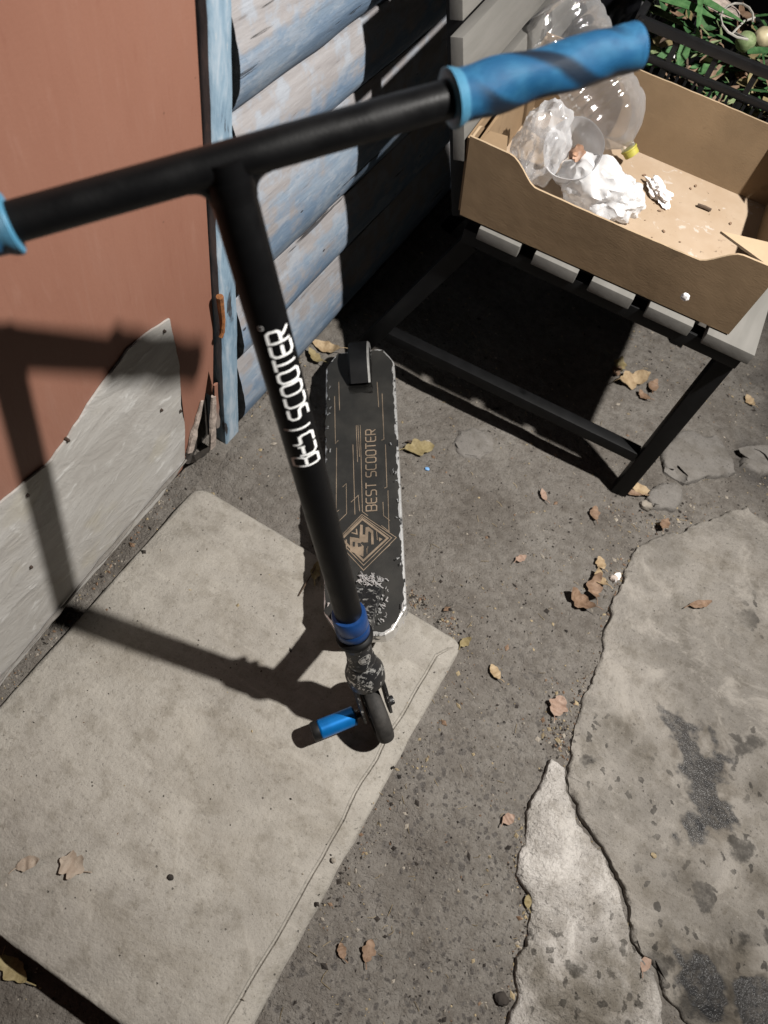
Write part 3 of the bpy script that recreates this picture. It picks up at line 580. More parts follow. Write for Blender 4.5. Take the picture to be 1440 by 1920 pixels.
# fork: crown and two blades
bm = bmesh.new(); lathe(bm, Wc+d*.079, d, [(0, .0215), (.010, .0272), (.028, .0275), (.040, .0240), (.050, .0205), (.0535, .0188)], 40)
for sgn in (1, -1):
    prev = []
    for i, (t, wdt, thk, off) in enumerate(((.090, .018, .006, .0185), (.070, .0175, .006, .0205), (.045, .0160, .0055, .0205), (.015, .0145, .005, .0205), (-.004, .0135, .005, .0205), (-.014, .008, .0045, .0205))):
        c = Wc + d*t + b*sgn*off + fw*(.004 if t < .05 else .0); r_ = []
        for (i_, j_) in ((-1, -.7), (-1, .7), (-.6, 1), (.6, 1), (1, .7), (1, -.7), (.6, -1), (-.6, -1)): r_.append(bm.verts.new(c + fw*i_*wdt + b*j_*thk*.5))
        if prev:
            for k in range(8): bm.faces.new((prev[k], prev[(k+1) % 8], r_[(k+1) % 8], r_[k]))
        else: bm.faces.new(r_)
        prev = r_
    bm.faces.new(prev[::-1])
sobj('fork', bm, M['fork'])
def wheel(c, ax, parent=sco):
    bm = bmesh.new(); pr = []
    for i in range(15):
        a = -pi/2 + pi*i/14; pr.append((.0125*sin(a), .0420 + .0130*abs(cos(a))**.62))
    pr = [(-.0118, .036)] + pr + [(.0118, .036)]
    lathe(bm, V(c), ax, pr, 56, False); lathe(bm, V(c), ax, [(.0118, .036), (-.0118, .036)], 56, False)
    wo = sobj('wheel', bm, M['tyre'], parent)
    bm = bmesh.new(); lathe(bm, V(c), ax, [(-.0095, .0362), (-.0105, .030), (-.004, .026), (-.004, .014), (-.0125, .012), (-.0125, .004)], 40, True); lathe(bm, V(c), ax, [(.0095, .0362), (.0105, .030), (.004, .026), (.004, .014), (.0125, .012), (.0125, .004)], 40, True)
    sobj('rim', bm, M['hub'], wo); return wo
wheel(Wc, b)
for q0, q1 in ((.023, .031), (-.030, -.022)): bm = bmesh.new(); tube(bm, Wc+b*q0, Wc+b*q1, .0075, .0070, 12, .001); sobj('axle_bolt', bm, M['fork'])
pd = (b + V((0, 0, -.075))).normalized()
bm = bmesh.new(); uvd = None
prof = [(0, .010), (.0005, .0136), (.002, .0146)] + [(.003 + .0012*i, .0148 - .0006*(i % 2)) for i in range(44)] + [(.0568, .0136)]
lathe(bm, Wc-b*.031, -pd, prof, 40); peg = sobj('peg', bm, M['pegblue'], ang=80)
bm = bmesh.new(); lathe(bm, Wc-b*.031-pd*.0569, -pd, [(0, .0146), (.008, .0146), (.0105, .0130), (.011, .006)], 32); sobj('peg_shade_cap', bm, M['pegshade'])  # black end added to carry on the dark of the peg's shadow
# deck
f1 = V((.526, -.85, 0)).normalized(); r1 = radians(14); hr = V((.85, .526, 0)).normalized(); ew = hr*cos(r1) + V((0, 0, sin(r1))); un = f1.cross(ew).normalized(); un = un if un.z > 0 else -un
FR = V((-.0522, .4935, .0965)); HW = .0645; O = FR - ew*HW
dm = lambda u, v, l=0: O + f1*u + ew*v + un*l
def du(x, y): p = onplane(x, y, O, un) - O; return p.dot(f1), p.dot(ew)
outl = [(-.494, HW), (0, HW), (.036, HW-.022), (.043, .030), (.043, -.030), (.036, -HW+.022), (0, -HW), (-.492, -HW), (-.506, -HW+.008), (-.527, -.044), (-.530, -.034), (-.530, -.0195), (-.428, -.0195), (-.428, .0195), (-.530, .0195), (-.530, .034), (-.529, .044), (-.508, HW-.008)]
TH = .030
def deckedge(pts, amp, sd, mx=.006):
    q = subdiv([V((p[0], p[1], 0)) for p in pts], mx, True); return [(p.x + amp*fbm(V((p.x*90, p.y*90, sd)), 3), p.y + amp*fbm(V((p.x*90, p.y*90, sd+4)), 3)) for p in q]
bm = bmesh.new(); slab(bm, [dm(*p) for p in outl], un, TH, .0022); bmesh.ops.triangulate(bm, faces=[f for f in bm.faces if len(f.verts) > 4]); deck = sobj('deck', bm, M['deckm'], smooth=False)
ins = .0038
i2 = .0016; inl = [(-.492, HW-ins), (-.002, HW-ins), (.0325, HW-.0235), (.0375, .0285), (.0385, -.0285), (.0325, -HW+.0235), (-.002, -HW+i2), (-.490, -HW+i2), (-.505, -HW+i2+.007), (-.5255, -.0425), (-.526, -.032), (-.526, -.0215), (-.426, -.0215), (-.4255, .0215), (-.526, .0215), (-.526, .032), (-.5275, .0425), (-.507, HW-ins-.006)]
e_ = deckedge(inl, .0034, 3, .003)
bm = bmesh.new(); slab(bm, [dm(p[0], p[1], .0008) for p in e_], un, .0007, 0); bmesh.ops.triangulate(bm, faces=[f for f in bm.faces if len(f.verts) > 4]); sobj('deck_sheet', bm, M['tape'], smooth=False)
# printed lines, word and emblem on the deck (traced from the deck itself)
cc = lambda x, y: du(540 + x/3.2, 620 + y/3.2)
lines = [[(280, 395), (285, 680), (302, 660)], [(305, 310), (310, 480)], [(292, 705), (290, 1090), (308, 1078)], [(328, 940), (350, 920), (352, 1100), (300, 1150)], [(410, 570), (418, 790)], [(434, 570), (447, 1088), (480, 1112)],
         [(390, 685), (402, 1105)], [(378, 1032), (422, 990), (430, 1085)], [(535, 310), (545, 462)], [(565, 380), (576, 655), (560, 660)], [(585, 685), (594, 940), (578, 948)], [(600, 960), (606, 1205)], [(570, 1030), (574, 1112), (612, 1142)], [(420, 570), (430, 760)], [(560, 1170), (610, 1210)]]
bm = bmesh.new(); k = 0
dmap = lambda x, y, l: dm(x, y, .0011 + l)
for L in lines: ribbon(bm, [cc(*p) for p in L], .0011, False, dmap, .00002*k, .05); k += 1
cp_ = lambda x, y: du(625 + x/11.08, 950 + y/11.08)
for L, wd in (([(605, 265), (1130, 660), (625, 1130), (180, 680)], .0034), ([(595, 170), (1310, 650), (630, 1330), (60, 720)], .0012), ([(600, 215), (1215, 655), (630, 1225), (120, 700)], .0013)): ribbon(bm, [cp_(*p) for p in L], wd, True, dmap, .00002*k, .05); k += 1
for L, wd in (([(480, 470), (492, 575), (380, 548)], .0022), ([(270, 690), (275, 880), (200, 810)], .0022), ([(690, 870), (700, 990), (720, 830)], .0010), ([(900, 520), (915, 700)], .0012), ([(1010, 950), (1180, 800)], .0012)): ribbon(bm, [cp_(*p) for p in L], wd, False, dmap, .00002*k, .05); k += 1
for poly, mi in (([(345, 635), (545, 670), (560, 380), (615, 390), (612, 590), (665, 590), (672, 440), (730, 425), (830, 510), (842, 790), (790, 795), (785, 560), (752, 522), (727, 530), (720, 750), (640, 755), (600, 740), (560, 765), (632, 830), (625, 1045), (350, 935)], 0), ([(945, 645), (1025, 680), (955, 735)], 0), ([(402, 738), (455, 740), (450, 840), (405, 838)], 1), ([(505, 760), (560, 765), (600, 830), (520, 850)], 1)):
    f = bm.faces.new([bm.verts.new(dmap(*cp_(*p), .00002*k)) for p in poly]); k += 3; f.material_index = mi; bmesh.ops.triangulate(bm, faces=[f])
p0, p1, ph = V(cc(497, 1085)), V(cc(492, 600)), V(cc(540, 1085)); ax = p1-p0; L_ = ax.length; ax = ax/L_; nrm = V((ax.y, -ax.x)); nrm = nrm if (ph-p0).dot(nrm) > 0 else -nrm; hh = (ph-p0).dot(nrm)
st, wid = text_strokes('BEST SCOOTER', .92); k2 = L_/wid; p0 = V(cc(470, 1085)); hh *= 1.45
for pts, cl in st:
    ribbon(bm, [tuple(p0 + ax*(q[0]*k2) + nrm*((1-q[1])*hh)) for q in pts], .0021, cl, dmap, .00002*k, .05); k += 1
# emblem letters, slanted blocks inside the diamond
sobj('deck_print', bm, [M['bronze'], M['tape']], smooth=False)
# bare-metal scrapes by the neck
bm = bmesh.new()
rs = random.Random(5)
for i in range(150):
    r_ = rs.random()
    if r_ < .5: c = cc(rs.gauss(535, 32), rs.uniform(1480, 1780))
    elif r_ < .82: c = cc(rs.gauss(470, 40), rs.gauss(1500, 16))
    else: c = (rs.uniform(-.45, .03), (HW-.005 - abs(rs.gauss(0, .003)))*(1 if rs.random() < .75 else -1))
    a = rs.gauss(.5, .6) if r_ < .82 else rs.gauss(0, .3); ln = rs.uniform(.002, .009); n_ = 4
    if abs(c[1]) > HW-.003 or c[0] > .034: continue
    ribbon(bm, [(c[0] + cos(a)*ln*(j/n_-.5) + rs.gauss(0, .0007), c[1] + sin(a)*ln*(j/n_-.5) + rs.gauss(0, .0007)) for j in range(n_+1)], rs.uniform(.0005, .0019), False, dmap, .00004*(k+i), .05)
tag(sobj('scrape_mark', bm, M['silver'], smooth=False), kind='stuff')
# neck from the head tube to the deck
bm = bmesh.new(); a0 = Wc + d*.166 - fw*.006; prev = None
for i in range(9):
    t = i/8; p = a0*(1-t)**2 + (a0 + (dm(-.012, 0, .012)-a0)*.62 + V((0, 0, -.018)))*2*t*(1-t) + dm(-.030, 0, .003)*t*t
    ax_ = (dm(-.03, 0, 0)-a0).normalized(); wv = .015 + .012*t; tv = .016 - .008*t
    up = ew.cross(ax_).normalized(); r_ = [bm.verts.new(p + ew*i_*wv + up*j_*tv) for i_, j_ in ((-1, -.6), (-1, .6), (-.6, 1), (.6, 1), (1, .6), (1, -.6), (.6, -1), (-.6, -1))]
    if prev:
        for q_ in range(8): bm.faces.new((prev[q_], prev[(q_+1) % 8], r_[(q_+1) % 8], r_[q_]))
    else: bm.faces.new(r_)
    prev = r_
bm.faces.new(prev[::-1]); sobj('neck', bm, M['fork'])
rc = dm(-.492, 0, -.034); wheel(rc, ew)
# brake over the rear wheel
bm = bmesh.new(); R = []
for i in range(15):
    t = i/14; ang = radians(-46 + 146*t)        # 0 = straight up, towards the rear
    rr = .0605 + .005*sin(t*pi); ctr = rc + un*(cos(ang)*rr) - f1*(sin(ang)*rr) + (f1*.004 if i == 0 else V((0, 0, 0)))
    nrm3 = (un*cos(ang) - f1*sin(ang))
    R.append([bm.verts.new(ctr + ew*s_ + nrm3*o_) for s_, o_ in ((-.0195, -.009), (-.0195, .0), (-.016, .003), (.016, .003), (.0195, .0), (.0195, -.009), (.0165, -.009), (.0150, -.0005), (-.0150, -.0005), (-.0165, -.009))])
for a_, b_ in zip(R, R[1:]):
    for q_ in range(10):
        f = bm.faces.new((a_[q_], a_[(q_+1) % 10], b_[(q_+1) % 10], b_[q_])); f.material_index = 1 if q_ in (3, 4) else 0
bm.faces.new(R[0]); bm.faces.new(R[-1][::-1]); sobj('brake', bm, [M['blackmetal'], M['silver']])
for sgn in (1, -1): bm = bmesh.new(); tube(bm, rc + ew*sgn*.0345, rc + ew*sgn*.043, .007, .006, 12, .001); sobj('axle_bolt', bm, M['fork'])

# ------------------------------------------------------------------ garden chair of grey slats
ra = radians(3.5); ch = empty('garden_chair', 'black framed garden chair with light grey slats holding a cardboard box', 'chair', (.2, .98, -.02), ra)
for i, (x0, x1) in enumerate(((-.445, -.376), (-.352, -.281), (-.258, -.190), (-.166, -.095), (-.073, .002))):
    bm = bmesh.new(); y0 = -.007 + .002*noise.noise(V((i*2.3, 0, 0))); hexa(bm, (x0, y0, .420), (x1-x0, 0, 0), (0, .55, 0), (0, 0, .020), .0014); obj('seat_slat', bm, M['slat'], ch)
ta = math.atan(.29)
for i, z0 in enumerate((.525, .610, .697, .782, .868)):
    bm = bmesh.new(); xb = -.500 - .29*(z0-.54); dz = V((-sin(ta), 0, cos(ta))); th = V((-cos(ta), 0, -sin(ta)))
    hexa(bm, (xb, 0, z0), dz*.072, (0, .53, 0), th*.018, .0014); obj('back_slat', bm, M['slat'], ch)
def bartube(bm, p0, p1, s=.028, s2=None):
    a, u, v = basis(V(p1)-V(p0), (0, 1, 0)); s2 = s2 or s; hexa(bm, V(p0) - u*s2/2 - v*s/2, u*s2, v*s, V(p1)-V(p0), .002)
def leg(p0, p1): bm = bmesh.new(); bartube(bm, p0, p1, .030, .028); return obj('leg', bm, M['blackmetal'], ch)
for y in (.026, .497):
    leg((-.020, y, 0), (-.020, y, .392)); leg((-.625, y, 0), (-.455, y, .392))
    bm = bmesh.new(); bartube(bm, (-.47, y-(.006 if y < .2 else 0), .405), (-.004, y-(.006 if y < .2 else 0), .405), .026); obj('seat_rail', bm, M['blackmetal'], ch)
    bm = bmesh.new(); bartube(bm, (-.574, y, .115), (-.036, y, .115), .024); obj('stretcher', bm, M['blackmetal'], ch)
    bm = bmesh.new(); yb = y + (.035 if y < .2 else -.035); xa = lambda z: -.500 - .29*(z-.54) - .034
    bartube(bm, (xa(.40), yb, .40), (xa(.95), yb, .95), .024); obj('back_post', bm, M['blackmetal'], ch)
bm = bmesh.new(); bartube(bm, (-.592, .047, .075), (-.592, .483, .075), .022); obj('stretcher', bm, M['blackmetal'], ch)

# ------------------------------------------------------------------ cardboard box
bxl = V((-.280, .950, .4225)); rb = radians(4.6)
def bobj(name, bm, mat, par, **k):
    for v in bm.verts: v.co.x += (-.017*(1-v.co.x/BW) + .004*v.co.x/BW)*max(0, v.co.z)/BH
    return obj(name, bm, mat, par, **k)
bx = empty('cardboard_box', 'open brown cardboard fruit box full of plastic rubbish on the chair seat', 'box', bxl, rb)
BW, BD, BH, ct = .437, .345, .122, .0034
def wallpanel(pts, n, th, mats): bm = bmesh.new(); slab(bm, pts, n, th, 0); bmesh.ops.triangulate(bm, faces=[f for f in bm.faces if len(f.verts) > 4]); return bm
def dip(x0, x1, dx, dep, xs_):
    return BH - dep*sst(x0, x0+dx, xs_)*sst(x1, x1-dx, xs_)
bm = bmesh.new(); hexa(bm, (.003, .003, 0), (BW-.006, 0, 0), (0, BD-.006, 0), (0, 0, .004), 0); bobj('floor_panel', bm, M['cardin'], bx, smooth=False)
for nm, yy_, dep in (('front_wall', 0, .031), ('back_wall', BD-ct, .0)):
    n_ = 60; xs_ = [BW*i/n_ for i in range(n_+1)]
    zt = [dip(.06, .385, .045, dep, x) + .0006*fbm(V((x*40, yy_, 2)), 3) - .003*yy_*0 for x in xs_]; bow = [.004*sin(pi*x/BW) * (1 if nm == 'front_wall' else -1) for x in xs_]
    bm = bmesh.new(); rows = []
    for x, z, bo in zip(xs_, zt, bow): rows.append([bm.verts.new(p) for p in ((x, yy_, .0002), (x, yy_-bo*.6, z*.5), (x, yy_-bo, z), (x, yy_+ct-bo, z), (x, yy_+ct-bo*.6, z*.5), (x, yy_+ct, .0002))])
    for a, c in zip(rows, rows[1:]):
        for j in range(6):
            f = bm.faces.new((a[j], c[j], c[(j+1) % 6], a[(j+1) % 6])); f.material_index = 1 if j == 2 else 0
    bm.faces.new(rows[0]); bm.faces.new(rows[-1][::-1]); bobj(nm, bm, [M['card'], M['cardedge']], bx, ang=40)
for x_ in (0, BW-ct):
    n_ = 40; bm = bmesh.new(); rows = []
    for i in range(n_+1):
        y = ct + .0002 + (BD-2*ct-.0004)*i/n_; z = BH - .004 - (.034 if x_ else .02)*sst(.035, .075, y)*sst(BD-.035, BD-.08, y)
        rows.append([bm.verts.new(p_) for p_ in ((x_, y, .0002), (x_, y, z), (x_+ct, y, z), (x_+ct, y, .0002))])
    for a, c in zip(rows, rows[1:]):
        for j in range(4): f = bm.faces.new((a[j], c[j], c[(j+1) % 4], a[(j+1) % 4])); f.material_index = 1 if j == 1 else 0
    bm.faces.new(rows[0]); bm.faces.new(rows[-1][::-1]); bobj('side_wall', bm, [M['card'], M['cardedge']], bx, ang=40)
bm = bmesh.new(); hexa(bm, (ct+.004, ct+.006, .02), (.0035, .002, 0), (-.001, .17, 0), (.004, 0, BH-.024), 0); bobj('inner_flap', bm, M['card'], bx, smooth=False)
bm = bmesh.new(); slab(bm, [(ct+.010, ct+.002, BH-.004), (.052, ct+.004, BH-.010), (.036, .062, BH-.016), (ct+.012, .040, BH-.006)][::-1], (0, 0, 1), .004, 0); bobj('corner_flap', bm, M['card'], bx, smooth=False)
bm = bmesh.new(); slab(bm, [(BW-.088, ct+.028, BH-.001), (BW-.006, ct+.004, BH-.007), (BW-.006, ct+.050, BH+.002)], (0, 0, 1), .0035, 0); bobj('corner_flap', bm, M['cardedge'], bx, smooth=False)
bm = bmesh.new(); slab(bm, [(BW-.006, BD-.006, BH-.012), (BW-.05, BD-.006, BH-.010), (BW-.006, BD-.06, BH-.012)], (0, 0, 1), .0035, 0); bobj('corner_flap', bm, M['card'], bx, smooth=False)
bm = bmesh.new(); hexa(bm, (-.0045, .004, .004), (.0035, 0, 0), (0, BD*.6, 0), (0, 0, BH-.010), 0); bobj('outer_flap', bm, M['card'], bx, smooth=False)

# ------------------------------------------------------------------ rubbish in the box
def blob(c, r, sd, amp=.22, fr=2.2, sub=5, crease=.12, floor=None, rot=0, crum=0.):
    bm = bmesh.new(); bmesh.ops.create_icosphere(bm, subdivisions=sub, radius=1.0); c = V(c); Rm = Matrix.Rotation(rot, 3, 'Z')
    for v in bm.verts:
        p = v.co.copy(); k = 1 + amp*noise.noise(p*fr + V((sd, 0, 0))) + crum*(.5-abs(noise.noise(p*2.7 + V((0, 0, sd))))*1.6) - crum*.55*abs(noise.noise(p*5.0 + V((sd, 3, 0)))) + crum*.12*abs(noise.noise(p*9 + V((5, sd, 0)))) + crease*(noise.ridged_multi_fractal(p*2.6 + V((0, sd, 0)), 1.0, 2.0, 4, 1.0, 2.0)-1.2)*.5
        q = Rm @ V((p.x*r[0]*k, p.y*r[1]*k, p.z*r[2]*k)); v.co = c + q
        if floor is not None and v.co.z < floor: v.co.z = floor + .0003*(v.co.z-floor)
    return bm
FZ = .4272
cap0 = atz(1186, 292, .452); base0 = atz(1062, 48, .585); axb = (base0-cap0); 
bl = empty('plastic_bottle', 'large clear ribbed plastic bottle lying neck down in the cardboard box', 'bottle', cap0)
Lb = .262; pr = [(.012, .0112), (.020, .0112), (.026, .020), (.036, .034), (.052, .047), (.068, .0545)]
t = .072
while t < Lb-.02: pr += [(t, .0556), (t+.005, .0563), (t+.011, .0560), (t+.013, .0546), (t+.016, .0546)]; t += .019
pr += [(Lb-.012, .055), (Lb-.005, .050), (Lb, .040), (Lb-.004, .02), (Lb-.003, .001)]
bm = bmesh.new(); lathe(bm, (0, 0, 0), axb, pr, 40, False, rfun=lambda t, th: .0013*sin(3*th + t*30)*(t > .06)); obj('bottle_body', bm, M['film'], bl)
bm = bmesh.new(); lathe(bm, (0, 0, 0), axb, [(0, .008), (.001, .0118), (.010, .0122), (.0115, .0135), (.0135, .0135), (.014, .0118)], 28); obj('bottle_cap', bm, M['yellow'], bl)
tag(obj('plastic_bag', blob(atz(1012, 272, .505), (.040, .047, .062), 3.1, .26, 2.0, crease=0, floor=FZ, crum=.13), M['frost']), 'crumpled milky clear plastic bag in the front left corner of the box', 'plastic bag')
# milky cup-like tub, opening turned to the lens
cpt = atz(1072, 300, .490); axc = (atz(1078, 258, .545)-cpt).normalized(); bm = bmesh.new()
lathe(bm, cpt, axc, [(-.030, .001), (-.030, .024), (-.026, .030), (.0, .037), (.030, .043), (.034, .0455), (.036, .0455), (.034, .0435), (.0, .0362), (-.025, .029), (-.028, .001)], 44, False, rfun=lambda t, th: .0016*sin(2*th+1) + .0008*sin(5*th)); tag(obj('plastic_tub', bm, M['frost']), 'milky clear plastic tub tipped among the bags in the box', 'tub')
tag(obj('plastic_bag', blob(atz(1122, 352, .478), (.062, .040, .040), 8.7, .30, 1.9, crease=0, floor=FZ, rot=-.25, crum=.15), M['bag']), 'bright white crumpled plastic bag at the front of the box', 'plastic bag')
tag(obj('plastic_bag', blob(atz(1165, 372, .462), (.034, .030, .030), 21.7, .32, 2.2, crease=0, floor=FZ, rot=-.5, crum=.17), M['bag']), 'small white twisted bag end beside the bright bag', 'plastic bag')
tag(obj('paper_tissue', blob(atz(1236, 360, FZ+.008), (.030, .013, .011), 5.5, .45, 2.2, 4, 0, FZ, -.7, .45), M['tissue']), 'torn white tissue scrap lying on the bare box floor', 'tissue')
tag(obj('food_scrap', blob(atz(1082, 287, .512), (.010, .017, .009), 4.4, .4, 2, 3, .2), M['peel']), 'brown food scrap in the milky plastic tub', 'food scrap')
bm = bmesh.new(); a_ = atz(1308, 384, FZ+.003); c_ = atz(1333, 394, FZ+.003); path(bm, [a_, (a_+c_)/2 + V((0, 0, .001)), c_], .0028, 6); tag(obj('stick', bm, M['twig']), 'short dark stick on the box floor', 'stick')
bm = blob(bxl + V((.35, -.0052, .052)), (.006, .0028, .006), 2, .3, 2, 3); tag(obj('paper_crumb', bm, M['tissue']), 'small white crumb stuck to the front of the box', 'crumb')
bm = bmesh.new()
for i in range(38):
    x, y = random.uniform(.12, BW-.02), random.uniform(.03, BD-.03); p = bx.location + Matrix.Rotation(rb, 3, 'Z') @ V((x, y, .0045)); r_ = random.uniform(.0008, .0028)
    q = Matrix.Translation(p + V((0, 0, r_*.4))) @ Matrix.Rotation(random.random()*6, 4, 'Z') @ Matrix.Diagonal((r_*1.6, r_, r_*.6, 1)); bmesh.ops.create_icosphere(bm, subdivisions=1, radius=1, matrix=q)
tag(obj('box_crumbs', bm, M['leaf2']), 'brown crumbs strewn over the box floor', 'crumbs', kind='stuff')

# ------------------------------------------------------------------ black crate of vegetable waste
cr_o = V((-.200, 1.325, .4215)); cr_a = radians(4.5); cr = empty('plastic_crate', 'black slotted plastic crate of green vegetable waste behind the cardboard box', 'crate', cr_o, cr_a)
CW, CD, CH = .40, .27, .185
def side(o, ex, name_rim=True):
    o, ex = V(o), V(ex); L = ex.length; e = ex/L; nn = V((-e.y, e.x, 0))*.006
    for z0, h_, w_ in ((CH-.014, .014, .012), (CH-.056, .011, .009), (.0, .014, .008)):
        bm = bmesh.new(); hexa(bm, o + nn.normalized()*(-w_/2) + V((0, 0, z0)), e*L, nn.normalized()*w_, (0, 0, h_), .0018); obj('rail', bm, M['crate'], cr)
    n = max(3, int(L/.062))
    for i in range(n+1):
        bm = bmesh.new(); hexa(bm, o + e*(i*(L-.008)/n) + nn.normalized()*(-.003) + V((0, 0, .012)), e*.009, nn, (0, 0, CH-.025), .001); obj('post', bm, M['crate'], cr)
    n = int(L/.0145); me = None
    for i in range(n):
        p = o + e*(.006 + i*(L-.012)/n) + V((0, 0, .013))
        if me is None: bm = bmesh.new(); hexa(bm, -nn*.4, e*.0045, nn*.8, (0, 0, CH-.0685), .0006); me = obj('tooth', bm, M['crate'], cr); me.location = p
        else: q = me.copy(); C.objects.link(q); q.location = p; q.parent = cr
side((0, 0, 0), (CW, 0, 0)); side((CW, .004, 0), (0, CD-.004, 0)); side((CW-.004, CD, 0), (-(CW-.004), 0, 0)); side((0, CD-.004, 0), (0, -(CD-.008), 0))
bm = bmesh.new(); hexa(bm, (.004, .004, .001), (CW-.008, 0, 0), (0, CD-.008, 0), (0, 0, .005), .001); obj('crate_floor', bm, M['crate'], cr)
def blade(pts, w0, fold=.35, curl=.0, n=18):
    pts = [V(p) for p in pts]; bm = bmesh.new(); R = []
    for i in range(n+1):
        t = i/n; m_ = len(pts)-1; k_ = min(int(t*m_), m_-1); f = t*m_-k_; p = pts[k_].lerp(pts[k_+1], f)
        p = p.lerp((pts[max(0, k_)] + pts[min(m_, k_+1)])/2, .12)
        tg = (pts[k_+1]-pts[k_]).normalized(); s_ = tg.cross(V((0, 0, 1))).normalized(); w_ = w0*(sin(pi*min(1, .12+t*.9))**.6)
        R.append([bm.verts.new(p - s_*w_ + V((0, 0, fold*w_))), bm.verts.new(p - s_*w_*.5 + V((0, 0, fold*w_*.3))), bm.verts.new(p), bm.verts.new(p + s_*w_*.5 + V((0, 0, fold*w_*.3))), bm.verts.new(p + s_*w_ + V((0, 0, fold*w_)))])
    for a, c in zip(R, R[1:]):
        for j in range(4): bm.faces.new((a[j], a[j+1], c[j+1], c[j]))
    return bm
G = lambda x, y, z: atz(x, y, z)
bl_ = [([(1185, -40, .60), (1235, 0, .612), (1300, 20, .617), (1385, 52, .607)], .016, 'green', 'long bright green leaf lying across the top of the crate'),
       ([(1220, -50, .612), (1290, -10, .622), (1355, 25, .620), (1400, 45, .612)], .012, 'green', 'narrow bright green leaf above the long one'),
       ([(1315, -40, .628), (1312, 10, .630), (1308, 60, .600), (1306, 75, .585)], .006, 'green', 'thin green stalk crossing the long leaf'),
       ([(1200, 10, .59), (1240, 30, .59), (1290, 52, .585)], .012, 'paleg', 'pale green leaf tucked under the crate rim'),
       ([(1310, 140, .53), (1340, 118, .54), (1370, 108, .555)], .010, 'green', 'bright green blade seen through the crate side'),
       ([(1318, 150, .52), (1350, 135, .53), (1368, 118, .54)], .007, 'paleg', 'slim pale blade seen through the crate side'),
       ([(1225, 85, .54), (1235, 105, .53), (1245, 125, .52)], .010, 'deepg', 'dark green leaf behind the crate corner'),
       ([(1330, 160, .52), (1305, 150, .525), (1290, 140, .53)], .012, 'paleg', 'broad pale leaf low behind the crate side'),
       ([(1400, 100, .58), (1425, 98, .585), (1460, 95, .58)], .010, 'deepg', 'dark green leaf near the onion at right'),
       ([(1160, -30, .60), (1195, -5, .60), (1230, 12, .60)], .013, 'deepg', 'dark green leaf at the far corner of the crate')]
for pts, w_, mt, lab in bl_: tag(obj('vegetable_leaf', blade([G(*p) for p in pts], w_), M[mt]), lab, 'leaf', 'green leaves in the black crate')
for (x, y, z, r_), lab in (((1398, 78, .585, .016), 'pale green onion bulb near the string loop'), ((1432, 70, .585, .017), 'tan onion bulb at the right edge of the crate')):
    tag(obj('onion', blob(G(x, y, z), (r_, r_, r_*.92), x, .06, 2, 4, .03), M['onion'] if x > 1410 else M['paleg']), lab, 'onion')
tag(obj('vegetable_peel', blob(G(1412, 145, .52), (.030, .020, .012), 9, .35, 2, 4, .25), M['peel']), 'orange brown vegetable peel behind the crate side', 'peel')
tag(obj('vegetable_peel', blob(G(1402, 125, .53), (.016, .006, .004), 19, .3, 2, 3, .2), M['tissue']), 'white sliver of peel above the orange one', 'peel')
tag(obj('vegetable_peel', blob(G(1425, 205, .49), (.020, .010, .010), 29, .35, 2, 4, .25), M['tissue']), 'pale peel low behind the crate bars at right', 'peel')
tag(obj('cardboard_scrap', blob(G(1345, 5, .605), (.05, .022, .006), 39, .25, 2, 4, .1, None, -.5), M['splinter']), 'tan cardboard scrap behind the bright leaf', 'scrap')
bm = bmesh.new(); path(bm, [G(1370 + 42*cos(a*.42) + a*3.2, 40 - 34*sin(a*.42), .62 + .004*sin(a)) for a in range(12)] + [G(1378, 62, .60)], .0018, 6); path(bm, [G(1372, 64, .60), G(1395, 40, .61), G(1415, 33, .612)], .0018, 6); tag(obj('root_string', bm, M['string']), 'loop of pale grey string on the crate rim', 'string')
bm = bmesh.new(); rs = random.Random(11); mats = ['deepg', 'green', 'paleg', 'leaf2', 'peel', 'tissue', 'leaf3', 'twig']; wts = [14, 4, 5, 8, 1, .6, 5, 9]
for i in range(620):
    x, y = rs.uniform(.015, CW-.015), rs.uniform(.012, CD-.012); zt = .098 + .045*noise.noise(V((x*9, y*9, 0))) + .02*sst(.0, .1, y); z = rs.uniform(.03, zt) if i % 3 == 0 else zt + rs.gauss(0, .006)
    p = cr_o + Matrix.Rotation(cr_a, 3, 'Z') @ V((x, y, z)); a = rs.uniform(0, 6.3); L = rs.uniform(.008, .03); wd = L*rs.uniform(.15, .45); tl = rs.gauss(0, .45)
    e1 = V((cos(a), sin(a), sin(tl)))*L; e2_ = V((-sin(a), cos(a), rs.gauss(0, .5)))*wd; c0 = V((0, 0, rs.uniform(0, .4)*wd))
    vs2 = [bm.verts.new(p + q) for q in (-e1, -e1*.4 - e2_ + c0, e1*.4 - e2_*.9 + c0, e1, e1*.4 + e2_*.9 + c0, -e1*.4 + e2_ + c0, V((0, 0, 0)))]
    mi = rs.choices(range(len(mats)), wts)[0]
    for j in range(6): f = bm.faces.new((vs2[6], vs2[j], vs2[(j+1) % 6])); f.material_index = mi
tag(obj('vegetable_scraps', bm, [M[k_] for k_ in mats], smooth=False), 'heap of mixed green and brown vegetable scraps filling the crate', 'scraps', kind='stuff')
tag(obj('black_sack', blob((-.30, 1.82, .30), (.16, .20, .33), 3.3, .2, 2, 5, .2, -.02), M['blackbag']), 'black plastic sack in the dark beyond the chair back', 'sack')

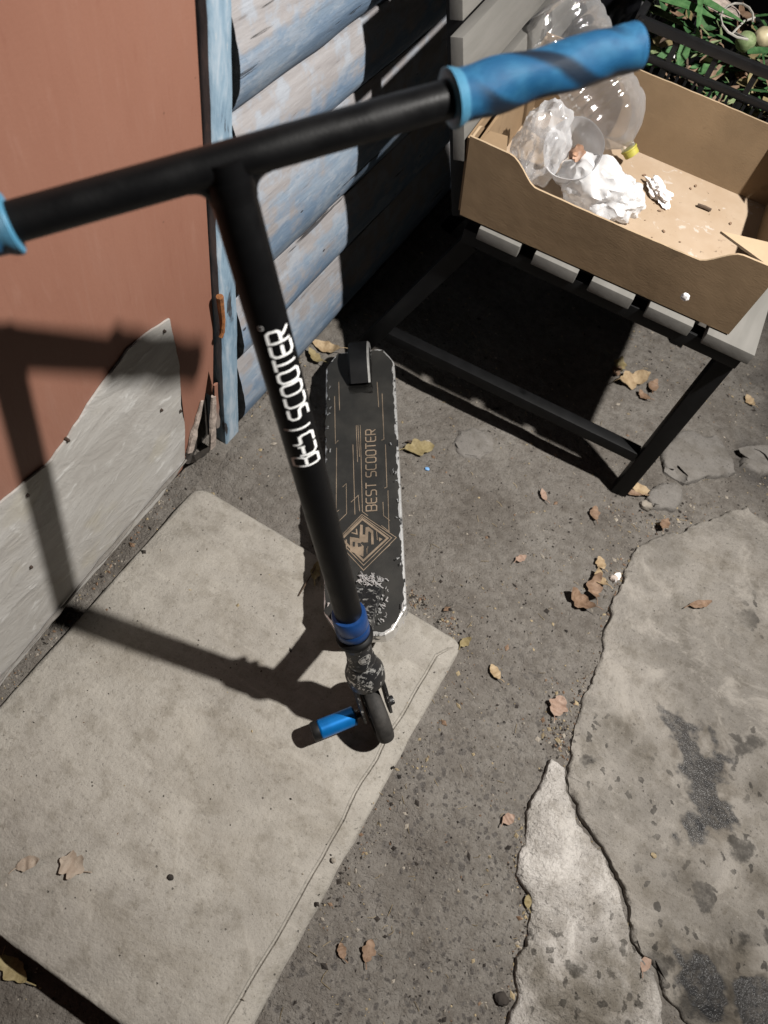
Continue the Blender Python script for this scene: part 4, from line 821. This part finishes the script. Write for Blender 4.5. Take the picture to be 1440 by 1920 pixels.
# ------------------------------------------------------------------ leaves and litter on the ground
def leaf_mesh(L, Wd, lobes, curl, sd, fold=.25):
    bm = bmesh.new(); rs = random.Random(sd); n = 20; R = []
    for i in range(n+1):
        t = i/n; w_ = Wd*.5*(sin(pi*min(1, t*.97+.015))**.75)*(1 + (.62*lobes*sin(t*pi*5.0 + sd) + .2*lobes*sin(t*pi*11 + sd*2) if lobes else 0)); y = L*(t-.5)
        zc = curl*L*((t-.5)**2*2.2) + .0025*noise.noise(V((t*5, sd, 0)))
        row = []
        for s_ in (-1, -.55, 0, .55, 1):
            row.append(bm.verts.new((s_*w_*(1+.2*noise.noise(V((t*7, s_, sd)))), y, zc + fold*abs(s_)*w_ + .28*w_*noise.noise(V((t*4, s_*1.3, sd+9))) + .004)))
        R.append(row)
    for a, c in zip(R, R[1:]):
        for j in range(4): bm.faces.new((a[j], a[j+1], c[j+1], c[j]))
    path(bm, [(0, -L*.5, R[0][2].co.z), (.002, -L*.62, R[0][2].co.z+.002), (.004, -L*.78, R[0][2].co.z+.001)], .0008, 5)
    return bm
def top(x, y):
    if X0 < x < X1 and Y0 < y < Y1: return .0005
    return gz(x, y) + .001
LV = [((785, 843), .060, .034, .30, .15, 'leaf3', 75, 'olive tan curled leaf beside the right edge of the scooter deck'),
      ((770, 832), .020, .008, 0, .3, 'twig', 80, 'thin dark leaf stalk above the olive leaf by the deck'),
      ((1200, 920), .062, .020, 0, .12, 'leaf1', -62, 'pale tan split leaf at the foot of the chair leg'),
      ((1178, 925), .050, .014, .1, .2, 'leaf2', -70, 'thin shaded leaf under the pale one at the chair foot'),
      ((1182, 715), .075, .038, .35, .5, 'leaf1', 70, 'large crumpled tan leaf on the earth behind the chair leg'),
      ((1160, 690), .045, .028, .35, .5, 'leaf3', 20, 'crumpled pale leaf touching the big tan leaf'),
      ((1222, 728), .040, .022, .2, .4, 'leaf2', 30, 'brown leaf at the right end of the big tan leaf'),
      ((1404, 753), .030, .018, .2, .3, 'leaf1', -15, 'small tan leaf on the dark earth right of the chair'),
      ((1310, 1136), .044, .016, 0, .25, 'leaf2', 78, 'lone curled brown leaf lying on the large concrete sheet'),
      ((1125, 1058), .026, .018, .2, .4, 'leaf1', -10, 'bright tan leaf curled up on the earth by the crack'),
      ((1110, 1105), .052, .028, .3, .7, 'leaf2', 20, 'crumpled brown leaf in the hollow beside the crack'),
      ((1085, 1130), .050, .030, .3, .8, 'leaf2', -40, 'dark rolled leaf left of the brown one in the hollow'),
      ((1155, 1083), .018, .013, .1, .4, 'tissue', 40, 'white papery scrap close to the crack'),
      ((926, 1262), .028, .017, 0, .2, 'leaf1', -20, 'small tan oval leaf right of the slab corner'),
      ((1045, 1325), .036, .030, .25, .15, 'leaf4', 30, 'flat pinkish leaf left of the long crack'),
      ((55, 1620), .032, .018, .05, .02, 'leaf5', 70, 'faded oval leaf flat on the slab at left'),
      ((136, 1622), .036, .030, .4, .03, 'leaf5', -60, 'faded lobed leaf flat on the slab beside the oval one'),
      ((640, 1783), .020, .012, .1, .1, 'leaf2', -10, 'small brown leaf on the earth below the slab edge'),
      ((690, 1782), .028, .018, .3, .05, 'leaf2', 20, 'brown lobed leaf to the right of the small brown one'),
      ((1208, 1808), .026, .014, .1, .2, 'leaf4', 40, 'pink tan leaf caught in the lower crack'),
      ((952, 1537), .022, .016, .1, .2, 'leaf4', 60, 'pinkish leaf scrap left of the crumbling concrete'),
      ((612, 655), .060, .026, .2, .4, 'leaf1', -70, 'tan leaf against the house wall behind the deck'),
      ((590, 672), .040, .020, .2, .4, 'leaf3', -40, 'shaded olive leaf by the house wall'),
      ((1018, 930), .026, .012, .1, .3, 'leaf4', -10, 'small faded leaf on open earth left of the chair foot'),
      ((975, 1050), .024, .014, .2, .3, 'leaf4', 60, 'pink tan scrap in the middle of the bare earth'),
      ((1112, 965), .030, .020, .2, .3, 'leaf2', 10, 'dark brown leaf below the chair foot'),
      ((590, 1075), .040, .016, .2, .5, 'leaf3', 15, 'dry leaf half hidden under the scooter pole'),
      ((988, 1690), .018, .011, 0, .2, 'leaf3', 10, 'greenish oval leaf at the edge of the crumbling concrete'),
      ((1150, 700), .032, .022, .3, .6, 'leaf2', 50, 'brown crumpled leaf at the left end of the big tan leaf'),
      ((1205, 745), .030, .018, .2, .5, 'leaf2', -35, 'dark leaf just below the big tan leaf'),
      ((1122, 1088), .036, .020, .3, .8, 'leaf1', -15, 'tan rolled leaf between the brown leaves in the hollow'),
      ((1245, 985), .026, .018, .2, .4, 'leaf2', 35, 'brown leaf bit at the top edge of the big concrete sheet'),
      ((870, 1205), .024, .014, .2, .4, 'leaf3', 50, 'olive leaf bit tucked at the slab corner'),
      ((25, 1815), .050, .024, .2, .3, 'leaf3', -50, 'olive leaf on the sunken earth below the slab')]
for i, ((x, y), L, Wd, lob, curl, mt, deg, lab) in enumerate(LV):
    zz = -.006 if 'concrete sheet' in lab else 0; p = atz(x, y, zz) if zz else atz(x, y, -.015)
    z = zz + .0005 if zz else top(p.x, p.y); p = atz(x, y, z)
    o = tag(obj('dry_leaf', leaf_mesh(L, Wd, lob, curl, i*1.7+1), M[mt]), lab, 'leaf', 'dry leaves on the ground'); o.location = p
    vd = RGT*cos(radians(90-deg)) - DWN*sin(radians(90-deg)); o.rotation_euler = (random.gauss(0, .08), random.gauss(0, .1), math.atan2(vd.y, vd.x)-pi/2)
bm = bmesh.new(); a_ = [(592, 1062), (585, 1075), (570, 1100), (560, 1117)]; path(bm, [atz(x, y, .012-.003*i) for i, (x, y) in enumerate(a_)], .0011, 5); tag(obj('twig', bm, M['twig']), 'thin curved twig at the slab edge left of the scooter pole', 'twig')
bm = bmesh.new(); path(bm, [atz(1330-720+0, 1885, -.012), atz(640, 1912, -.012)], .001, 5); path(bm, [atz(1300, 1885, -.004), atz(1360, 1915, -.004)], .001, 4); bm.free()
p = atz(801, 880, top(-.15, .8)); bm = blob(p + V((0, 0, .002)), (.005, .004, .002), 6, .3, 2, 2); tag(obj('plastic_chip', bm, M['chip'], smooth=False), 'tiny bright blue chip on the earth below the olive leaf', 'chip')
for (x, y, r_), mt, lab in (((940, 1872, .010), 'gritd', 'dark pebble at the lower end of the crumbling concrete'), ((1210, 950, .013), 'grit', 'white pebble below the chair foot'), ((1150, 1085, .008), 'splinter', 'pale pebble by the crack'), ((1225, 1604, .0045), 'straw', 'small round pale seed on the concrete sheet'), ((320, 1645, .0045), 'gritd', 'dark round pebble in the middle of the slab'), ((625, 1613, .004), 'grit', 'glassy pebble near the slab edge')):
    p = atz(x, y, 0); z = top(p.x, p.y) if x < 1216 else -.006; p = atz(x, y, z); tag(obj('pebble', blob(p + V((0, 0, r_*.3)), (r_, r_*.8, r_*.6), x, .25, 2, 3), M[mt]), lab, 'pebble')
# grit: crumbs, straw bits and specks nobody could count
bm = bmesh.new(); rs = random.Random(3)
def crumb(p, r_, mi):
    a = rs.uniform(0, 6.3); e = [V((cos(a), sin(a), 0))*r_*rs.uniform(.7, 1.8), V((-sin(a), cos(a), 0))*r_*rs.uniform(.5, 1), V((0, 0, r_*rs.uniform(.4, .9)))]
    v_ = [bm.verts.new(p + q) for q in (e[0], e[1], -e[0]*.8, -e[1], e[2], -e[2]*.5)]
    for i in range(4):
        for k_ in (4, 5): f = bm.faces.new((v_[i], v_[(i+1) % 4], v_[k_])); f.material_index = mi
cnt = 0
while cnt < 7600:
    x, y = rs.uniform(-.5, .75), rs.uniform(-.35, 1.6)
    if X0-.002 < x < X1+.002 and Y0 < y < Y1: 
        if rs.random() > .06: continue
    dn = noise.noise(V((x*6, y*6, 4)))
    if rs.random() > .55 + .8*dn: continue
    r_ = min(.0055, .0009*math.exp(abs(rs.gauss(0, .62)))); crumb(V((x, y, top(x, y)-.0002)), r_, rs.choices((0, 1, 2, 3), (5, 9, 3, 2))[0]); cnt += 1
# thicker litter along the wall foot, the slab edge and the cracks
for (pts, n, sp) in (([(0, 1305), (150, 1125), (345, 890)], 200, 7), ([(868, 1195), (800, 1135), (765, 1110)], 160, 8), ([(1195, 1030), (1160, 1100), (1110, 1280), (1078, 1350), (1050, 1420)], 420, 14), ([(1000, 1520), (975, 1620), (1000, 1700), (975, 1790), (960, 1890)], 260, 12), ([(1130, 960), (1230, 985), (1300, 960)], 200, 22), ([(1040, 1290), (1040, 1390)], 120, 16), ([(420, 800), (560, 690)], 200, 12), ([(880, 1230), (800, 1390), (720, 1530), (600, 1720)], 140, 12)):
    for i in range(n):
        t = rs.random()*(len(pts)-1); k_ = min(int(t), len(pts)-2); f = t-k_; x = pts[k_][0]*(1-f)+pts[k_+1][0]*f + rs.gauss(0, sp); y = pts[k_][1]*(1-f)+pts[k_+1][1]*f + rs.gauss(0, sp)
        p = atz(x, y, -.015); crumb(V((p.x, p.y, top(p.x, p.y))), min(.0045, .0010*math.exp(abs(rs.gauss(0, .6)))), rs.choices((0, 1, 2, 3), (4, 5, 3, 3))[0])
tag(obj('grit', bm, [M['grit'], M['gritd'], M['straw'], M['leaf2']], smooth=False), 'fine grit and crumbs scattered over the yard', 'grit', kind='stuff')
bm = bmesh.new()
for i in range(420):
    x, y = rs.uniform(-.45, .6), rs.uniform(-.3, 1.4)
    if X0 < x < X1 and Y0 < y < Y1: continue
    a = rs.uniform(0, 6.3); L = rs.uniform(.004, .016); z = top(x, y); c = rs.gauss(0, .002)
    path(bm, [(x, y, z), (x + cos(a)*L*.5 + c, y + sin(a)*L*.5, z+.0015), (x + cos(a)*L, y + sin(a)*L, z+.0004)], .00045, 3)
tag(obj('straw_bits', bm, M['straw'], smooth=False), 'short dry straw bits scattered on the earth', 'straw', kind='stuff')

GROUPS = {'broken_concrete': 'pieces of the broken concrete path', 'flat_stone': 'flat stones in the earth', 'pebble': 'pebbles on the ground', 'onion': 'onion bulbs in the crate', 'vegetable_peel': 'vegetable peels in the crate', 'plastic_bag': 'plastic bags in the cardboard box'}
for o in list(bpy.data.objects):
    g_ = GROUPS.get(o.name.split('.')[0])
    if g_ and not o.parent: o['group'] = g_
